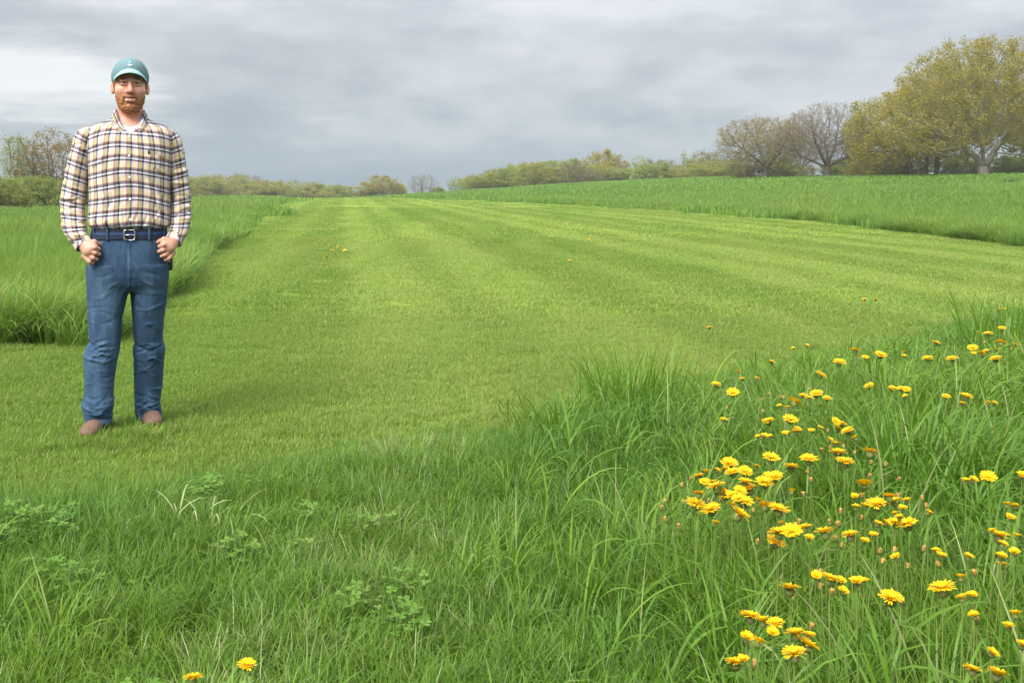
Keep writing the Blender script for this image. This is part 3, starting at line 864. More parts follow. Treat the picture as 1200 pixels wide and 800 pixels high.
    rows = [
        # px, top_y, width px, depth, kind, label, group, name, cat
        (8, 207, 50, 66, 'lime', 'fresh yellow green bush cut by the left edge', G0, 'bush', 'bush'),
        (48, 203, 60, 72, 'green', 'grey green bush between the left edge bush and the man', G0, 'bush', 'bush'),
        (92, 206, 50, 76, 'olive2', 'olive bush half hidden behind the arm of the man', G0, 'bush', 'bush'),
        (236, 206, 44, 230, 'olive', 'olive tree touching the elbow of the man, first of the left horizon trees', G1, 'scrub_tree', 'tree'),
        (262, 205, 46, 240, 'olive2', 'low olive tree second from the man along the left horizon', G1, 'scrub_tree', 'tree'),
        (283, 202, 64, 250, 'brown', 'brownish tree standing highest of the left horizon trees', G1, 'scrub_tree', 'tree'),
        (312, 212, 44, 235, 'olive', 'olive tree right of the brownish highest one on the left horizon', G1, 'scrub_tree', 'tree'),
        (345, 211, 52, 245, 'olive2', 'broad olive tree above the end of the left hay field', G1, 'scrub_tree', 'tree'),
        (371, 216, 40, 250, 'olive', 'small olive tree over the far left corner of the mown strip', G1, 'scrub_tree', 'tree'),
        (398, 216, 34, 240, 'green', 'small round green tree standing alone over the mown strip', G1, 'scrub_tree', 'tree'),
        (420, 224, 30, 262, 'brown', 'low reddish brown thicket between the round green tree and the golden one', G1, 'scrub_tree', 'tree'),
        (444, 206, 46, 235, 'gold', 'golden round tree over the middle of the mown strip', G1, 'scrub_tree', 'tree'),
        (466, 216, 30, 245, 'olive', 'small dull olive tree at the right foot of the golden round tree', G1, 'scrub_tree', 'tree'),
        (495, 202, 36, 215, 'bare', 'lone dark leafless tree on the crest', G1, 'scrub_tree', 'tree'),
        (533, 206, 22, 215, 'green2', 'thin pale green tree right of the lone leafless one', G2, 'scrub_tree', 'tree'),
        (553, 208, 36, 225, 'olive', 'low yellowish tree where the sloping field meets the sky', G2, 'scrub_tree', 'tree'),
        (583, 196, 42, 210, 'brown', 'brownish green tree left of the yellow olive one', G2, 'scrub_tree', 'tree'),
        (610, 191, 46, 205, 'olive', 'yellow olive tree left of the broad green one', G2, 'scrub_tree', 'tree'),
        (652, 186, 70, 200, 'green', 'broad green tree left of the golden dome over the field', G2, 'scrub_tree', 'tree'),
        (709, 177, 50, 205, 'gold', 'golden domed tree with pale stems on the far field edge', G2, 'scrub_tree', 'tree'),
        (728, 196, 40, 195, 'green', 'low green bush at the right foot of the golden dome', G2, 'scrub_tree', 'tree'),
        (747, 181, 36, 205, 'green2', 'thin green tree right of the golden dome', G2, 'scrub_tree', 'tree'),
        (776, 185, 44, 195, 'brown', 'brownish budding tree between the two thin green trees', G2, 'scrub_tree', 'tree'),
        (812, 176, 40, 190, 'green2', 'tall thin pale tree left of the grey brown thicket', G2, 'scrub_tree', 'tree'),
        (795, 196, 40, 185, 'olive2', 'low olive bush under the tall thin pale tree', G2, 'scrub_tree', 'tree'),
        (850, 173, 58, 175, 'brown', 'grey brown tree left of the sparse tan oak', G2, 'scrub_tree', 'tree'),
        (838, 188, 50, 165, 'olive2', 'dull olive bush in front of the grey brown tree', G2, 'scrub_tree', 'tree'),
        (872, 182, 42, 136, 'brown', 'brown bush at the left foot of the sparse tan oak', G3, 'bush', 'bush'),
        (912, 183, 44, 137, 'olive2', 'olive bush between the sparse tan oak and the bare dark oak', G3, 'bush', 'bush'),
        (944, 190, 40, 150, 'brown', 'brown thicket seen under the limbs between the tan oak and the bare dark oak', G3, 'bush', 'bush'),
        (1004, 188, 44, 150, 'olive', 'olive thicket behind the thin tan budded tree', G3, 'bush', 'bush'),
        (985, 186, 40, 145, 'lime', 'yellow green bush seen under the limbs of the bare dark oak', G3, 'bush', 'bush'),
        (1030, 178, 52, 126, 'gold', 'golden bush filling the foot of the left golden oak', G3, 'bush', 'bush'),
        (1058, 176, 44, 122, 'olive', 'olive bush between the golden bush and the dark stems', G3, 'bush', 'bush'),
        (1122, 178, 52, 124, 'olive2', 'olive bush behind the dark stems beside the pale trunk', G3, 'bush', 'bush'),
        (1176, 182, 46, 118, 'green', 'green bush right of the pale forked trunk', G3, 'bush', 'bush'),
        (1215, 180, 50, 120, 'brown', 'brown bush cut by the right edge under the oaks', G3, 'bush', 'bush'),
    ]
    # the thicket between them
    rf = np.random.default_rng(15)
    for px, top, kind, what in [(572, 205, 'olive2', 'low olive thicket under the brownish green tree'), (597, 201, 'green', 'low green thicket under the yellow olive tree'), (629, 197, 'olive', 'yellowish thicket left below the broad green tree'), (676, 195, 'brown', 'brown thicket between the broad green tree and the golden dome'),
                                (694, 197, 'olive2', 'olive thicket at the left foot of the golden dome'), (762, 196, 'green', 'green thicket under the brownish budding tree'), (826, 192, 'olive', 'yellowish thicket under the tall thin pale tree'), (860, 192, 'green', 'green thicket at the foot of the grey brown tree')]:
        rows.append((px, top - (6 if px > 590 else 2), 44, 188 + rf.uniform(-6, 10), kind, what, 'thicket along the far side of the sloping field', 'bush', 'bush'))
    for px, top, kind, what in [(225, 214, 'olive', 'olive thicket just right of the sleeve of the man'), (250, 215, 'brown', 'brown thicket under the second tree from the man'), (300, 216, 'olive2', 'olive thicket under the highest left horizon tree'), (330, 217, 'olive', 'yellowish thicket above the far end of the left hay field'),
                                (384, 223, 'olive2', 'low olive thicket left of the round green tree'), (430, 221, 'olive2', 'low olive thicket at the left foot of the golden round tree'), (512, 219, 'olive', 'low yellowish thicket right of the lone leafless tree')]:
        rows.append((px, top, 40, 226 + rf.uniform(-6, 10), kind, what, 'thicket along the left horizon', 'bush', 'bush'))
    r = np.random.default_rng(4)
    for px, top, w, dep, kind, lab, grp, nm, cat in rows:
        x = (px - 600) / F * dep
        h = CAMH + (YH - top) * dep / F - float(ground(x, dep))
        s = h / (H[kind] * 0.93)
        sxy = min(max((1.2 * w * dep / F) / W[kind] / s, 0.5), 2.0)
        put_tree(sh[kind], lab, px, 0, dep, nm, cat, s, r.random() * 6.28, grp, sxy)
    # the two twiggy trees at the left
    pink = tree_data('budding_tree', 51, [[(0, 0, 0), (0.05, 0, 1.4)], [(0.4, .2, 0), (0.7, .2, 1.5)], [(-.3, .1, 0), (-.6, .1, 1.4)]],
                     [(0, 0, 4.0, 1.9, 1.6, 1.9, 1), (0.9, 0, 3.2, 1.5, 1.4, 1.6, .7), (-.8, 0, 3.3, 1.4, 1.4, 1.7, .7)], 1700, 0.17, 2.2, 0.24, 0.11, 0.010, BARK_PINK, L_TAN, 6.5, (0.07, 0.14), 0.12, 0.03, maxn=4500)
    put_tree(pink, 'twiggy reddish budding tree behind the bushes beside the man', 62, 0, 74, 'budding_tree', 'tree', 1.04, 0.3, None, 1.2)
    pale = tree_data('budding_tree', 57, [[(0, 0, 0), (-0.1, 0, 1.4)], [(0.4, .2, 0), (0.5, .2, 1.5)]],
                     [(-.4, 0, 3.8, 1.0, 1.0, 1.9, 1), (0.5, 0, 3.0, 1.0, 1.1, 1.6, .7)], 900, 0.17, 2.2, 0.24, 0.10, 0.010, BARK_BROWN, L_GREEN, 9.0, (0.07, 0.14), 0.14, 0.03, maxn=3500)
    put_tree(pale, 'thin twiggy pale green tree at the left edge behind the bushes', 26, 0, 74, 'budding_tree', 'tree', 1.0, 0.0, None, 1.15)
    # a dark weed in the sloping field
    x, y, z = at(1184, 221)
    v, q, c = blades(np.random.default_rng(2), 90, 0.45, (0.4, 0.75), (0.05, 0.10), 4, (0.05, 0.9), (0.2, 1.0), 0, 'disc')
    y = 70.0; x = (1184 - 600) / F * y
    o = link('dock_weed', mesh_np('dock_weed', v, q, L_WEED, True, c)); o.location = (x, y, float(ground(x, y)) + 0.1)
    tag(o, 'dark blue green weed clump standing in the sloping field below the largest oak', 'weed')


L_WEED = foliage('weed_leaves', [(0.035, 0.075, 0.030), (0.05, 0.095, 0.04), (0.065, 0.11, 0.05)], trans=0.25)
build_trees()


# ------------------------------------------------------------------ dandelions
M_PETAL = foliage('dandelion_petals', [(0.74, 0.41, 0.002), (0.79, 0.50, 0.003), (0.80, 0.55, 0.005)], tip=(0.82, 0.56, 0.006), tipf=0.4, trans=0.25, spec=0.2)
M_SPENT = foliage('spent_florets', [(0.50, 0.24, 0.06), (0.62, 0.34, 0.07), (0.55, 0.36, 0.16)], tip=(0.66, 0.44, 0.16), tipf=0.5, trans=0.2, spec=0.15)
M_BRACT = foliage('dandelion_bracts', [(0.150, 0.235, 0.055), (0.200, 0.250, 0.070), (0.250, 0.240, 0.100)], trans=0.2, spec=0.25)
M_STEM = foliage('dandelion_stems', [(0.110, 0.220, 0.030), (0.150, 0.250, 0.040), (0.190, 0.240, 0.060)], trans=0.2, spec=0.3)


def strips(rows):
    """list of (list of (centre, half width vector), colour r) -> strips"""
    V, Q, Cc, n = [], [], [], 0
    for pts_, cr in rows:
        for k, (c, w) in enumerate(pts_):
            V += [c - w, c + w]; Cc += [[cr, k / max(1, len(pts_) - 1), 0, 1]] * 2
        for k in range(len(pts_) - 1): Q.append([n + 2 * k, n + 2 * k + 1, n + 2 * k + 3, n + 2 * k + 2])
        n += 2 * len(pts_)
    return np.array(V), np.array(Q), np.array(Cc)


def head_mesh(seed, openness):
    """flower head of unit radius: rays in layers round a full centre"""
    rng = np.random.default_rng(seed); rows = []
    for lay, (n, L, e0, w) in enumerate(((30, 1.0, .30, .13), (26, .86, .48, .13), (20, .66, .72, .12), (12, .42, 1.0, .11))):
        for k in range(n):
            a = 2 * math.pi * (k + rng.random() * .5) / n; el = (e0 + rng.normal(0, .07)) + (1 - openness) * .75
            l = L * rng.uniform(.86, 1.08); d = np.array([math.cos(a), math.sin(a), 0]); t = np.array([-d[1], d[0], 0])
            pl = []
            for s, ww in ((.04, .4), (.55, 1.0), (.92, .85), (1.0, .35)):
                ee = el + .15 * (1 - s) - .12 * s * s
                c = d * (l * s * math.cos(ee)) + np.array([0, 0, .10 + l * s * math.sin(ee)])
                pl.append((c, t * (w * .5 * ww)))
            rows.append((pl, rng.random()))
    return strips(rows)


def cup_mesh(seed, r, h, splay):
    rng = np.random.default_rng(seed); rows = []
    for k in range(14):
        a = 2 * math.pi * k / 14 + rng.normal(0, .1); d = np.array([math.cos(a), math.sin(a), 0]); t = np.array([-d[1], d[0], 0])
        pl = [(d * .12 + np.array([0, 0, -h]), t * .06), (d * r + np.array([0, 0, -h * .55]), t * .13), (d * (r + splay * .3) + np.array([0, 0, .05]), t * .10), (d * (r + splay) + np.array([0, 0, .28 - splay * .5]), t * .02)]
        rows.append((pl, rng.random()))
    return strips(rows)


def tuft_mesh(seed):
    """closed head: a narrow brush of florets"""
    rng = np.random.default_rng(seed); rows = []
    for k in range(22):
        a = rng.random() * 6.28; d = np.array([math.cos(a), math.sin(a), 0]); t = np.array([-d[1], d[0], 0]); q = rng.random()
        rows.append(([(d * .25 * q, t * .10), (d * .42 * q + np.array([0, 0, .5]), t * .13), (d * (.5 * q + .12) + np.array([0, 0, rng.uniform(.75, 1.05)]), t * .06)], rng.random()))
    return strips(rows)


def stem_mesh(seed, L, bend):
    s = np.linspace(0, 1, 7); a = np.random.default_rng(seed).random() * 6.28
    p = np.stack([-bend * (1 - s) ** 1.6 * math.cos(a), -bend * (1 - s) ** 1.6 * math.sin(a), -L * (1 - s)], 1)
    V, Q = [], []
    for i in range(7):
        for k in range(5):
            t = 2 * math.pi * k / 5; r = .0016 - .0004 * s[i]
            V.append(p[i] + [r * math.cos(t), r * math.sin(t), 0])
    for i in range(6):
        for k in range(5): Q.append([i * 5 + k, i * 5 + (k + 1) % 5, (i + 1) * 5 + (k + 1) % 5, (i + 1) * 5 + k])
    c = np.tile([np.random.default_rng(seed).random(), .5, 0, 1], (len(V), 1))
    return mesh_np('dandelion_stem', np.array(V), np.array(Q), M_STEM, True, c)


FLOWERS = """831.4,384.5,8 930,409,4 945.5,406,5 1001.6,412,12 1014,420,7 983.6,426.5,13 961,440.5,13 904,425,7 864.6,436.6,7 870,445,7 887,445,6 839,452,9 859,461.5,16
941,464.5,8 948,468,9 957,463,12 969,468,8 930,473,15 923.5,479,7 913.6,477,6 901,495.6,12 926,493.5,14 979,495,9 987,498,9 848,492.5,8 1017,453,5
1013,351.7,5 1026,351.7,5 1031.5,417.5,12 1059.5,418.7,6 1057,414,5 1096.8,403.3,9 1087.5,422,10 1116,422,13 1140,409,9 1150,416,10 1141,415,5 1155.7,412,6 1158,393,11 1174,385.5,7
1172,363.6,5 1176.7,363,4 1173,403,11 1189,404.7,7 1167.6,411,6 1167,422,13 1019,453.4,9 1046,457,9 1055.6,456.4,8 1062,457.6,8 1061.6,465.5,5 1108.5,465.5,8 1132,466.3,12 1127,474,8 1158,474,7 1164.5,474,7
854.5,546,19 819,560,13 827,554.6,9 839.6,552.5,6 848.7,552,8 826,566,10 836.5,566.5,8 859,555.6,15 873,554,13 885.6,548,9 903.5,538.5,21 908,561,15 899,557.7,7 927,549,15 948,540.6,19
873,567.4,14 896,567.4,18 867,576.5,12 878,576,17 818.6,580.5,13 840.5,573,19 847.5,576,8 839.6,579,10 849.6,582,15 858,582,10 866,585.7,13 872,590.6,17 888.6,587.5,8 814.8,592.7,19
833.5,599.7,18 864.5,605,20 897.7,594.8,15 912,600,22 858,593,7 838.7,614.6,8 915.7,615.5,8 913,627,18 928,625,19 943,620.7,15 908,638,18 948,632,8
888.6,513,4 895.6,512,7 902.6,513,6 919.6,508.8,5 925,508.8,6 934.6,503.5,8 933,507,10 951,506.5,7 928.5,577,6 981,504,11 994,506.6,11 1002.8,514.5,8 961,502.7,6 971.6,516.4,7 977,520.6,6 982,520.6,6
982,533.7,17 1019.4,532,16 990,544,18 1013,569.6,15 1002,583,8 1042.5,583.8,14 1048.6,590,14 1003,596,9 1013.6,595,10 1027.6,594,18 1062.6,588,7 1058,597.6,9 1049.8,604,8 1054,608,7 1029,615.6,8 1049.5,614.7,14 1064,616.5,19 1038,614.4,6
997,630,16 967,626.5,22 1013,635.5,9 1024,629,5 1050.5,654.5,8 972,681,19 956,676,8 985,683,8 1004,684,13 1012.5,683,9 987,694.5,8 926,692.5,21 1044,705,22
879,725,20 894,730.5,15 909,733,16 874.5,750,14 887,754.5,15 932.5,746,19 948,747,9 945.5,759,22 931,770,22 862,780,21 871,776,9 905,743,9
1132.5,565,9 1140,563.5,9 1158,561,14 1197.5,558.6,10 1180.6,593,7 1189.7,595,8 1183.6,607.6,8 1163.6,624.6,7 1170.5,631,19 1191,630,7 1174.5,639.5,8 1088,602,6
1105,693,24 1134.5,654,10 1103,653,6 1173,654,11 1188.5,649,7 1175,664,7 1128,703,5 1139,700,5 1142,723.5,8 1182,736.5,11 1191,722,6 1197.5,758,10 1161.5,767,11 1139,787,17 1168,793,21 1097,647.5,6 1126.6,678.5,6
289,782,17 226,797,18"""
BUDS = """778,588.7 774.5,596 780,610 795.5,618 798.5,569.6 809,562.6 802,589 830,588 846.6,587.5 882.5,600 947.8,554.6 950.7,564 942,580.5 929.7,617 936.7,613 887,636.5
962,528 989,524 1001.4,531.6 973,526 1021,543 1018,558.7 1037.8,545.6 1051.8,562 950.6,564 942,580.6 1010,582 1027,585.5 1053,582 1081,585 1085.4,593.7 985,600.7 1009.6,608.6 972.5,613 983,615.6 936.6,613
887,637.5 982.5,617 980,632.5 986,640.5 1030.5,647.5 1034,659.5 1064,665 1047.5,646 1057.5,706 962.5,672.5 975,695.5 961,689 929,701 950.5,736 884,779.5 1101,663 1142,673 1145,728
982.7,418 1001.4,416 900.5,463 892,469 895,483 851.5,479 914.5,466 918.5,466.7 962,474.6 948.6,456.6 970,506 1082,644.5 1150,383 1153,402 1185,410 1146,390"""
LAWNF = """388,289,3 392,287,3 396,290,3 389,294,3 393,297,3 383,301,3 404,294,3 381,285,3 690,281,3 668,306,3 346,264,3 1063,243,3 628,290,3"""
# places of the flower groups in the photo: x0, y0, x1, y1, words, how it is found
SPOTS = [(0, 740, 400, 800, 'in the near grass below the man'), (780, 376, 880, 400, 'alone on the mown strip above the flowery bank'), (1000, 345, 1040, 358, 'on the mown strip behind the flowery bank'),
         (1100, 355, 1200, 432, 'in the upper right patch'), (990, 395, 1130, 432, 'in the loose top row'), (895, 400, 990, 446, 'at the mown edge on top'),
         (830, 430, 895, 500, 'at the left end beside the dark clump'), (895, 446, 975, 500, 'in the small tight bunch higher up'), (975, 485, 1010, 502, 'in the small tight bunch higher up'),
         (1010, 446, 1200, 480, 'in the right hand row half way up'), (880, 500, 1012, 524, 'above the largest patch'), (965, 524, 1040, 576, 'before the tall fresh grass clump'),
         (770, 530, 960, 609, 'in the largest dense patch'), (895, 609, 1030, 645, 'just below the largest patch'), (830, 609, 895, 645, 'just below the largest patch'), (995, 576, 1095, 625, 'in the second dense patch'),
         (1120, 545, 1200, 612, 'at the right edge half way up'), (1090, 612, 1200, 685, 'low at the right edge'), (1020, 640, 1096, 672, 'below the second dense patch'),
         (940, 664, 1016, 700, 'in the short row below the patches'), (915, 685, 1160, 740, 'standing apart among long blades in front'), (840, 715, 960, 800, 'in the nearest bunch at the bottom'), (1120, 700, 1200, 800, 'in the bottom right corner')]


def build_flowers():
    rng = np.random.default_rng(99)
    heads = [mesh_np('dandelion_flower', *head_mesh(s, o)[:2], M_PETAL, False, head_mesh(s, o)[2]) for s, o in ((1, 1.0), (2, .95), (3, .85), (4, .6))]
    cups = [mesh_np('dandelion_bracts', *cup_mesh(s, .34, .42, p)[:2], M_BRACT, True, cup_mesh(s, .34, .42, p)[2]) for s, p in ((5, .05), (6, .2))]
    tufts = [mesh_np('spent_head', *tuft_mesh(s)[:2], M_SPENT, False, tuft_mesh(s)[2]) for s in (7, 8, 9)]
    stems = [stem_mesh(s, .34, b) for s, b in ((10, .02), (11, .05), (12, .08), (13, .04))]
    items = [(*map(float, t.split(',')), 'f') for t in FLOWERS.split()] + [(*map(float, t.split(',')), 7.0, 'b') for t in BUDS.split()] + [(*map(float, t.split(',')), 'l') for t in LAWNF.split()]
    recs = []
    for px, py, w, kind in items:
        lawn = kind == 'l' or py < 388 and px < 1100
        if lawn: zo = .075
        else:
            x, y, z = at(px, py, .28)
            d = float(fore_y(x) - y)
            zo = .15 + .16 * float(sstep(-.2, 1.0, d)) + rng.uniform(-.03, .03)
            if x < -.4: zo = .16
        if kind == 'b': zo -= .05
        x, y, z = at(px, py, zo)
        ppm = F / y
        if kind == 'l': dia = .070
        else: dia = min(max(1.45 * w / ppm, .027), .062)
        small = kind == 'b' or (kind == 'f' and dia < .035)
        spot = 'far out on the mown strip behind the man' if kind == 'l' else None
        if kind == 'l' and px > 500: spot = 'far out on the middle of the mown strip'
        if spot is None:
            for x0, y0, x1, y1, s in SPOTS:
                if x0 <= px <= x1 and y0 <= py <= y1: spot = s; break
        if spot is None: spot = 'standing apart among long blades in front'
        k = 'closed' if kind == 'b' else ('half' if small and kind == 'f' else 'open')
        recs.append(dict(px=px, py=py, x=x, y=y, z=z, dia=dia, k=k, spot=spot, zo=zo))
    word = {'open': 'open yellow dandelion', 'half': 'small yellow dandelion', 'closed': 'closed orange dandelion head'}
    # single out the members of a spot that can be told by their place, the others share a label and a group
    by = {}
    for r in recs: by.setdefault((r['spot'], r['k']), []).append(r)
    for (spot, k), rs in by.items():
        grp = f"{ {'open': 'open dandelions', 'half': 'half open dandelions', 'closed': 'closed dandelion heads'}[k]} {spot}"
        w = word[k]
        left = list(rs)
        for r in rs: r['group'] = grp
        if len(rs) == 1: rs[0]['label'] = f'{w} {spot}'; continue
        def take(key, txt):
            if not left: return
            r = min(left, key=key)
            r['label'] = f'{txt} {w} {spot}'; left.remove(r)
        take(lambda r: r['px'], 'leftmost'); take(lambda r: -r['px'], 'rightmost')
        if len(rs) > 2: take(lambda r: r['py'], 'topmost of the other' if False else 'highest inner')
        if len(rs) > 3: take(lambda r: -r['py'], 'lowest inner')
        if len(rs) > 4: take(lambda r: -r['dia'], 'largest inner')
        if left:
            xs = [r['px'] for r in left]; ysl = [r['py'] for r in left]
            xm = (min(xs) + max(xs)) / 2; ym = (min(ysl) + max(ysl)) / 2; dx = max(max(xs) - min(xs), 1) / 6; dy = max(max(ysl) - min(ysl), 1) / 6
            cells = {}
            for r in left:
                h_ = 'left' if r['px'] < xm - dx else ('right' if r['px'] > xm + dx else ''); v_ = 'upper' if r['py'] < ym - dy else ('lower' if r['py'] > ym + dy else '')
                cells.setdefault((v_ + ' ' + h_).strip() or 'centre', []).append(r)
            for cn, rr in cells.items():
                rr.sort(key=lambda r: r['px'])
                for q, r in enumerate(rr):
                    ordn = ('first ', 'second ', 'third ', 'fourth ', 'fifth ', 'sixth ', 'seventh ', 'eighth ', 'ninth ', 'tenth ', 'eleventh ', 'twelfth ')
                    if 3 < len(rr) < 13: pre = ordn[q] + 'from left '
                    else: pre = {2: ('left hand ', 'right hand '), 3: ('left hand ', 'middle ', 'right hand ')}.get(len(rr), ('',) * 99)[q]
                    r['label'] = f'{pre}{w}, {cn} of those {spot}'
        for r in rs:
            if len(r['label'].split()) > 16: print('LONG', r['label'])
    # grass and leaf rosettes stand up round the stems
    near = [r for r in recs if r['zo'] > .1]
    X = np.array([r['x'] for r in near for _ in range(4)]) + rng.normal(0, .06, 4 * len(near)); Y = np.array([r['y'] for r in near for _ in range(4)]) + rng.normal(-.01, .06, 4 * len(near))
    vs = [blades(rng, 46, .07, (.14, .27), (.003, .006), 5, (.05, .8), (.3, 1.8), .01) for _ in range(5)]
    coll = proto_coll('stalk_grass', [mesh_np('stalk_grass', v, q, M_MEADOW, True, c) for v, q, c in vs])
    scatter('meadow_grass', 'grass standing close round the dandelion stalks', pts(X, Y, -.005), rng.random(len(X)) * 6.28, rng.uniform(.7, .95, len(X)), coll)
    vs = [blades(rng, 12, .02, (.09, .17), (.018, .030), 5, (.7, 1.3), (-.2, .7), 0) for _ in range(4)]
    coll = proto_coll('leaf_rosette', [mesh_np('leaf_rosette', v, q, M_CLOVER, True, c) for v, q, c in vs])
    sel = slice(0, None, 8)
    scatter('dandelion_leaves', 'leaf rosettes at the foot of the dandelions', pts(X[sel], Y[sel], .03), rng.random(len(X[sel])) * 6.28, rng.uniform(.7, 1.1, len(X[sel])), coll)
    for i, r in enumerate(recs):
        t = thing('dandelion', r['label'], 'dandelion', (r['x'], r['y'], r['z'] - r['zo']), 0, r['group'])
        zo = r['zo']; R = r['dia'] / 2
        tl = (rng.normal(.24, .15), rng.normal(0, .18))
        top = (0, 0, zo)
        if r['k'] == 'closed':
            h = link('flower_head', tufts[i % 3], t); R = .0115; tl = (rng.normal(0, .25), rng.normal(0, .25))
        else: h = link('flower_head', heads[3] if r['k'] == 'half' else heads[i % 3], t)
        h.location = top; h.scale = (R, R, R * (1.15 if r['k'] != 'closed' else 1.0)); h.rotation_euler = (tl[0], tl[1], rng.random() * 6.28)
        c = link('bracts', cups[i % 2], t); c.location = top; c.scale = (R, R, R) if r['k'] != 'closed' else (R * 1.2, R * 1.2, R * 1.1); c.rotation_euler = (tl[0], tl[1], rng.random() * 6.28)
        s = link('stem', stems[i % 4], t); s.location = (0, 0, zo - .35 * R); s.scale = (1, 1, (zo + .01) / .34); s.rotation_euler = (0, 0, rng.random() * 6.28)


build_flowers()


# ------------------------------------------------------------------ the man: smooth solids, meshed by surface nets
class Field:
    def __init__(s, lo, hi, h):
        s.lo = np.array(lo, float); s.h = h
        s.n = np.ceil((np.array(hi) - s.lo) / h).astype(int) + 1
        s.ax = [s.lo[i] + h * np.arange(s.n[i]) for i in range(3)]
        s.d = np.full(s.n, 1.0, np.float32)

    def box(s, lo, hi):
        sl = []
        for i in range(3):
            a = int(np.clip(np.floor((lo[i] - s.lo[i]) / s.h), 0, s.n[i])); b = int(np.clip(np.ceil((hi[i] - s.lo[i]) / s.h) + 1, 0, s.n[i]))
            sl.append(slice(a, b))
        sl = tuple(sl)
        g = np.meshgrid(*[s.ax[i][sl[i]] for i in range(3)], indexing='ij', sparse=True)
        return sl, g

    def add(s, f, lo, hi, k=0.01, m=0.05):
        sl, g = s.box(np.array(lo) - m, np.array(hi) + m)
        a = s.d[sl]; b = np.broadcast_to(f(*g), a.shape)
        if k > 0:
            h = np.clip(0.5 + 0.5 * (a - b) / k, 0, 1)
            s.d[sl] = a * (1 - h) + b * h - k * h * (1 - h)
        else: s.d[sl] = np.minimum(a, b)

    def sub(s, f, lo, hi, k=0.005, m=0.03):
        sl, g = s.box(np.array(lo) - m, np.array(hi) + m)
        a = s.d[sl]; b = -np.broadcast_to(f(*g), a.shape)
        if k > 0:
            h = np.clip(0.5 - 0.5 * (a - b) / k, 0, 1)
            s.d[sl] = a * (1 - h) + b * h + k * h * (1 - h)
        else: s.d[sl] = np.maximum(a, b)

    def cone(s, a, b, ra, rb, k=0.01, sq=(1, 1, 1), sub=False):
        a = np.array(a, float); b = np.array(b, float); q = np.array(sq, float)
        def f(x, y, z):
            ab = (b - a) * q; L = (ab ** 2).sum() + 1e-12
            px, py, pz = (x - a[0]) * q[0], (y - a[1]) * q[1], (z - a[2]) * q[2]
            t = np.clip((px * ab[0] + py * ab[1] + pz * ab[2]) / L, 0, 1)
            return np.sqrt((px - t * ab[0]) ** 2 + (py - t * ab[1]) ** 2 + (pz - t * ab[2]) ** 2) - (ra + (rb - ra) * t)
        r = max(ra, rb) / q.min()
        (s.sub if sub else s.add)(f, np.minimum(a, b) - r, np.maximum(a, b) + r, k)

    def ell(s, c, r, k=0.01, R=None, sub=False):
        c = np.array(c, float); r = np.array(r, float)
        def f(x, y, z):
            px, py, pz = x - c[0], y - c[1], z - c[2]
            if R is not None:
                px, py, pz = (R[0][0] * px + R[1][0] * py + R[2][0] * pz, R[0][1] * px + R[1][1] * py + R[2][1] * pz, R[0][2] * px + R[1][2] * py + R[2][2] * pz)
            k0 = np.sqrt((px / r[0]) ** 2 + (py / r[1]) ** 2 + (pz / r[2]) ** 2)
            k1 = np.sqrt((px / r[0] ** 2) ** 2 + (py / r[1] ** 2) ** 2 + (pz / r[2] ** 2) ** 2) + 1e-9
            return k0 * (k0 - 1) / k1
        m = r if R is None else np.full(3, r.max())
        (s.sub if sub else s.add)(f, c - m, c + m, k)

    def mesh(s):
        d = s.d; n = d.shape; ins = d < 0
        cs = [(i, j, k) for i in (0, 1) for j in (0, 1) for k in (0, 1)]
        def cor(a, c): return a[c[0]:n[0] - 1 + c[0], c[1]:n[1] - 1 + c[1], c[2]:n[2] - 1 + c[2]]
        cnt = sum(cor(ins, c).astype(np.int8) for c in cs)
        cell = np.argwhere((cnt > 0) & (cnt < 8))
        vid = np.full((n[0] - 1, n[1] - 1, n[2] - 1), -1, np.int32)
        vid[tuple(cell.T)] = np.arange(len(cell))
        vals = {c: d[cell[:, 0] + c[0], cell[:, 1] + c[1], cell[:, 2] + c[2]] for c in cs}
        acc = np.zeros((len(cell), 3)); w = np.zeros(len(cell))
        for c in cs:
            for ax in range(3):
                if c[ax]: continue
                e = list(c); e[ax] = 1; e = tuple(e)
                a, b = vals[c], vals[e]; m = (a < 0) != (b < 0)
                t = np.where(m, a / np.where(m, a - b, 1), 0)
                p = np.tile(np.array(c, float), (len(cell), 1)); p[:, ax] = t
                acc[m] += p[m]; w[m] += 1
        V = s.lo + (cell + acc / w[:, None]) * s.h
        Q = []
        for ax in range(3):
            u, v = (ax + 1) % 3, (ax + 2) % 3
            sh = [slice(1, n[i] - 1) for i in range(3)]; sh[ax] = slice(0, n[ax] - 1)
            s2 = list(sh); s2[ax] = slice(1, n[ax])
            A, B = ins[tuple(sh)], ins[tuple(s2)]
            for sgn in (0, 1):
                e = np.argwhere((A & ~B) if sgn == 0 else (~A & B))
                if not len(e): continue
                off = np.array([sh[0].start, sh[1].start, sh[2].start]); e = e + off
                def g(du, dv):
                    q = e.copy(); q[:, u] -= du; q[:, v] -= dv
                    return vid[q[:, 0], q[:, 1], q[:, 2]]
                f = np.stack([g(1, 1), g(0, 1), g(0, 0), g(1, 0)], 1)
                Q.append(f if sgn == 0 else f[:, ::-1])
        Q = np.concatenate(Q); Q = Q[(Q >= 0).all(1)]
        return V, Q


SX, SZ, CX = 0.00393, 0.00418, 151.0          # photo pixels to metres on the man


def PX(p): return (p - CX) * SX
def PZ(p): return (505 - p) * SZ


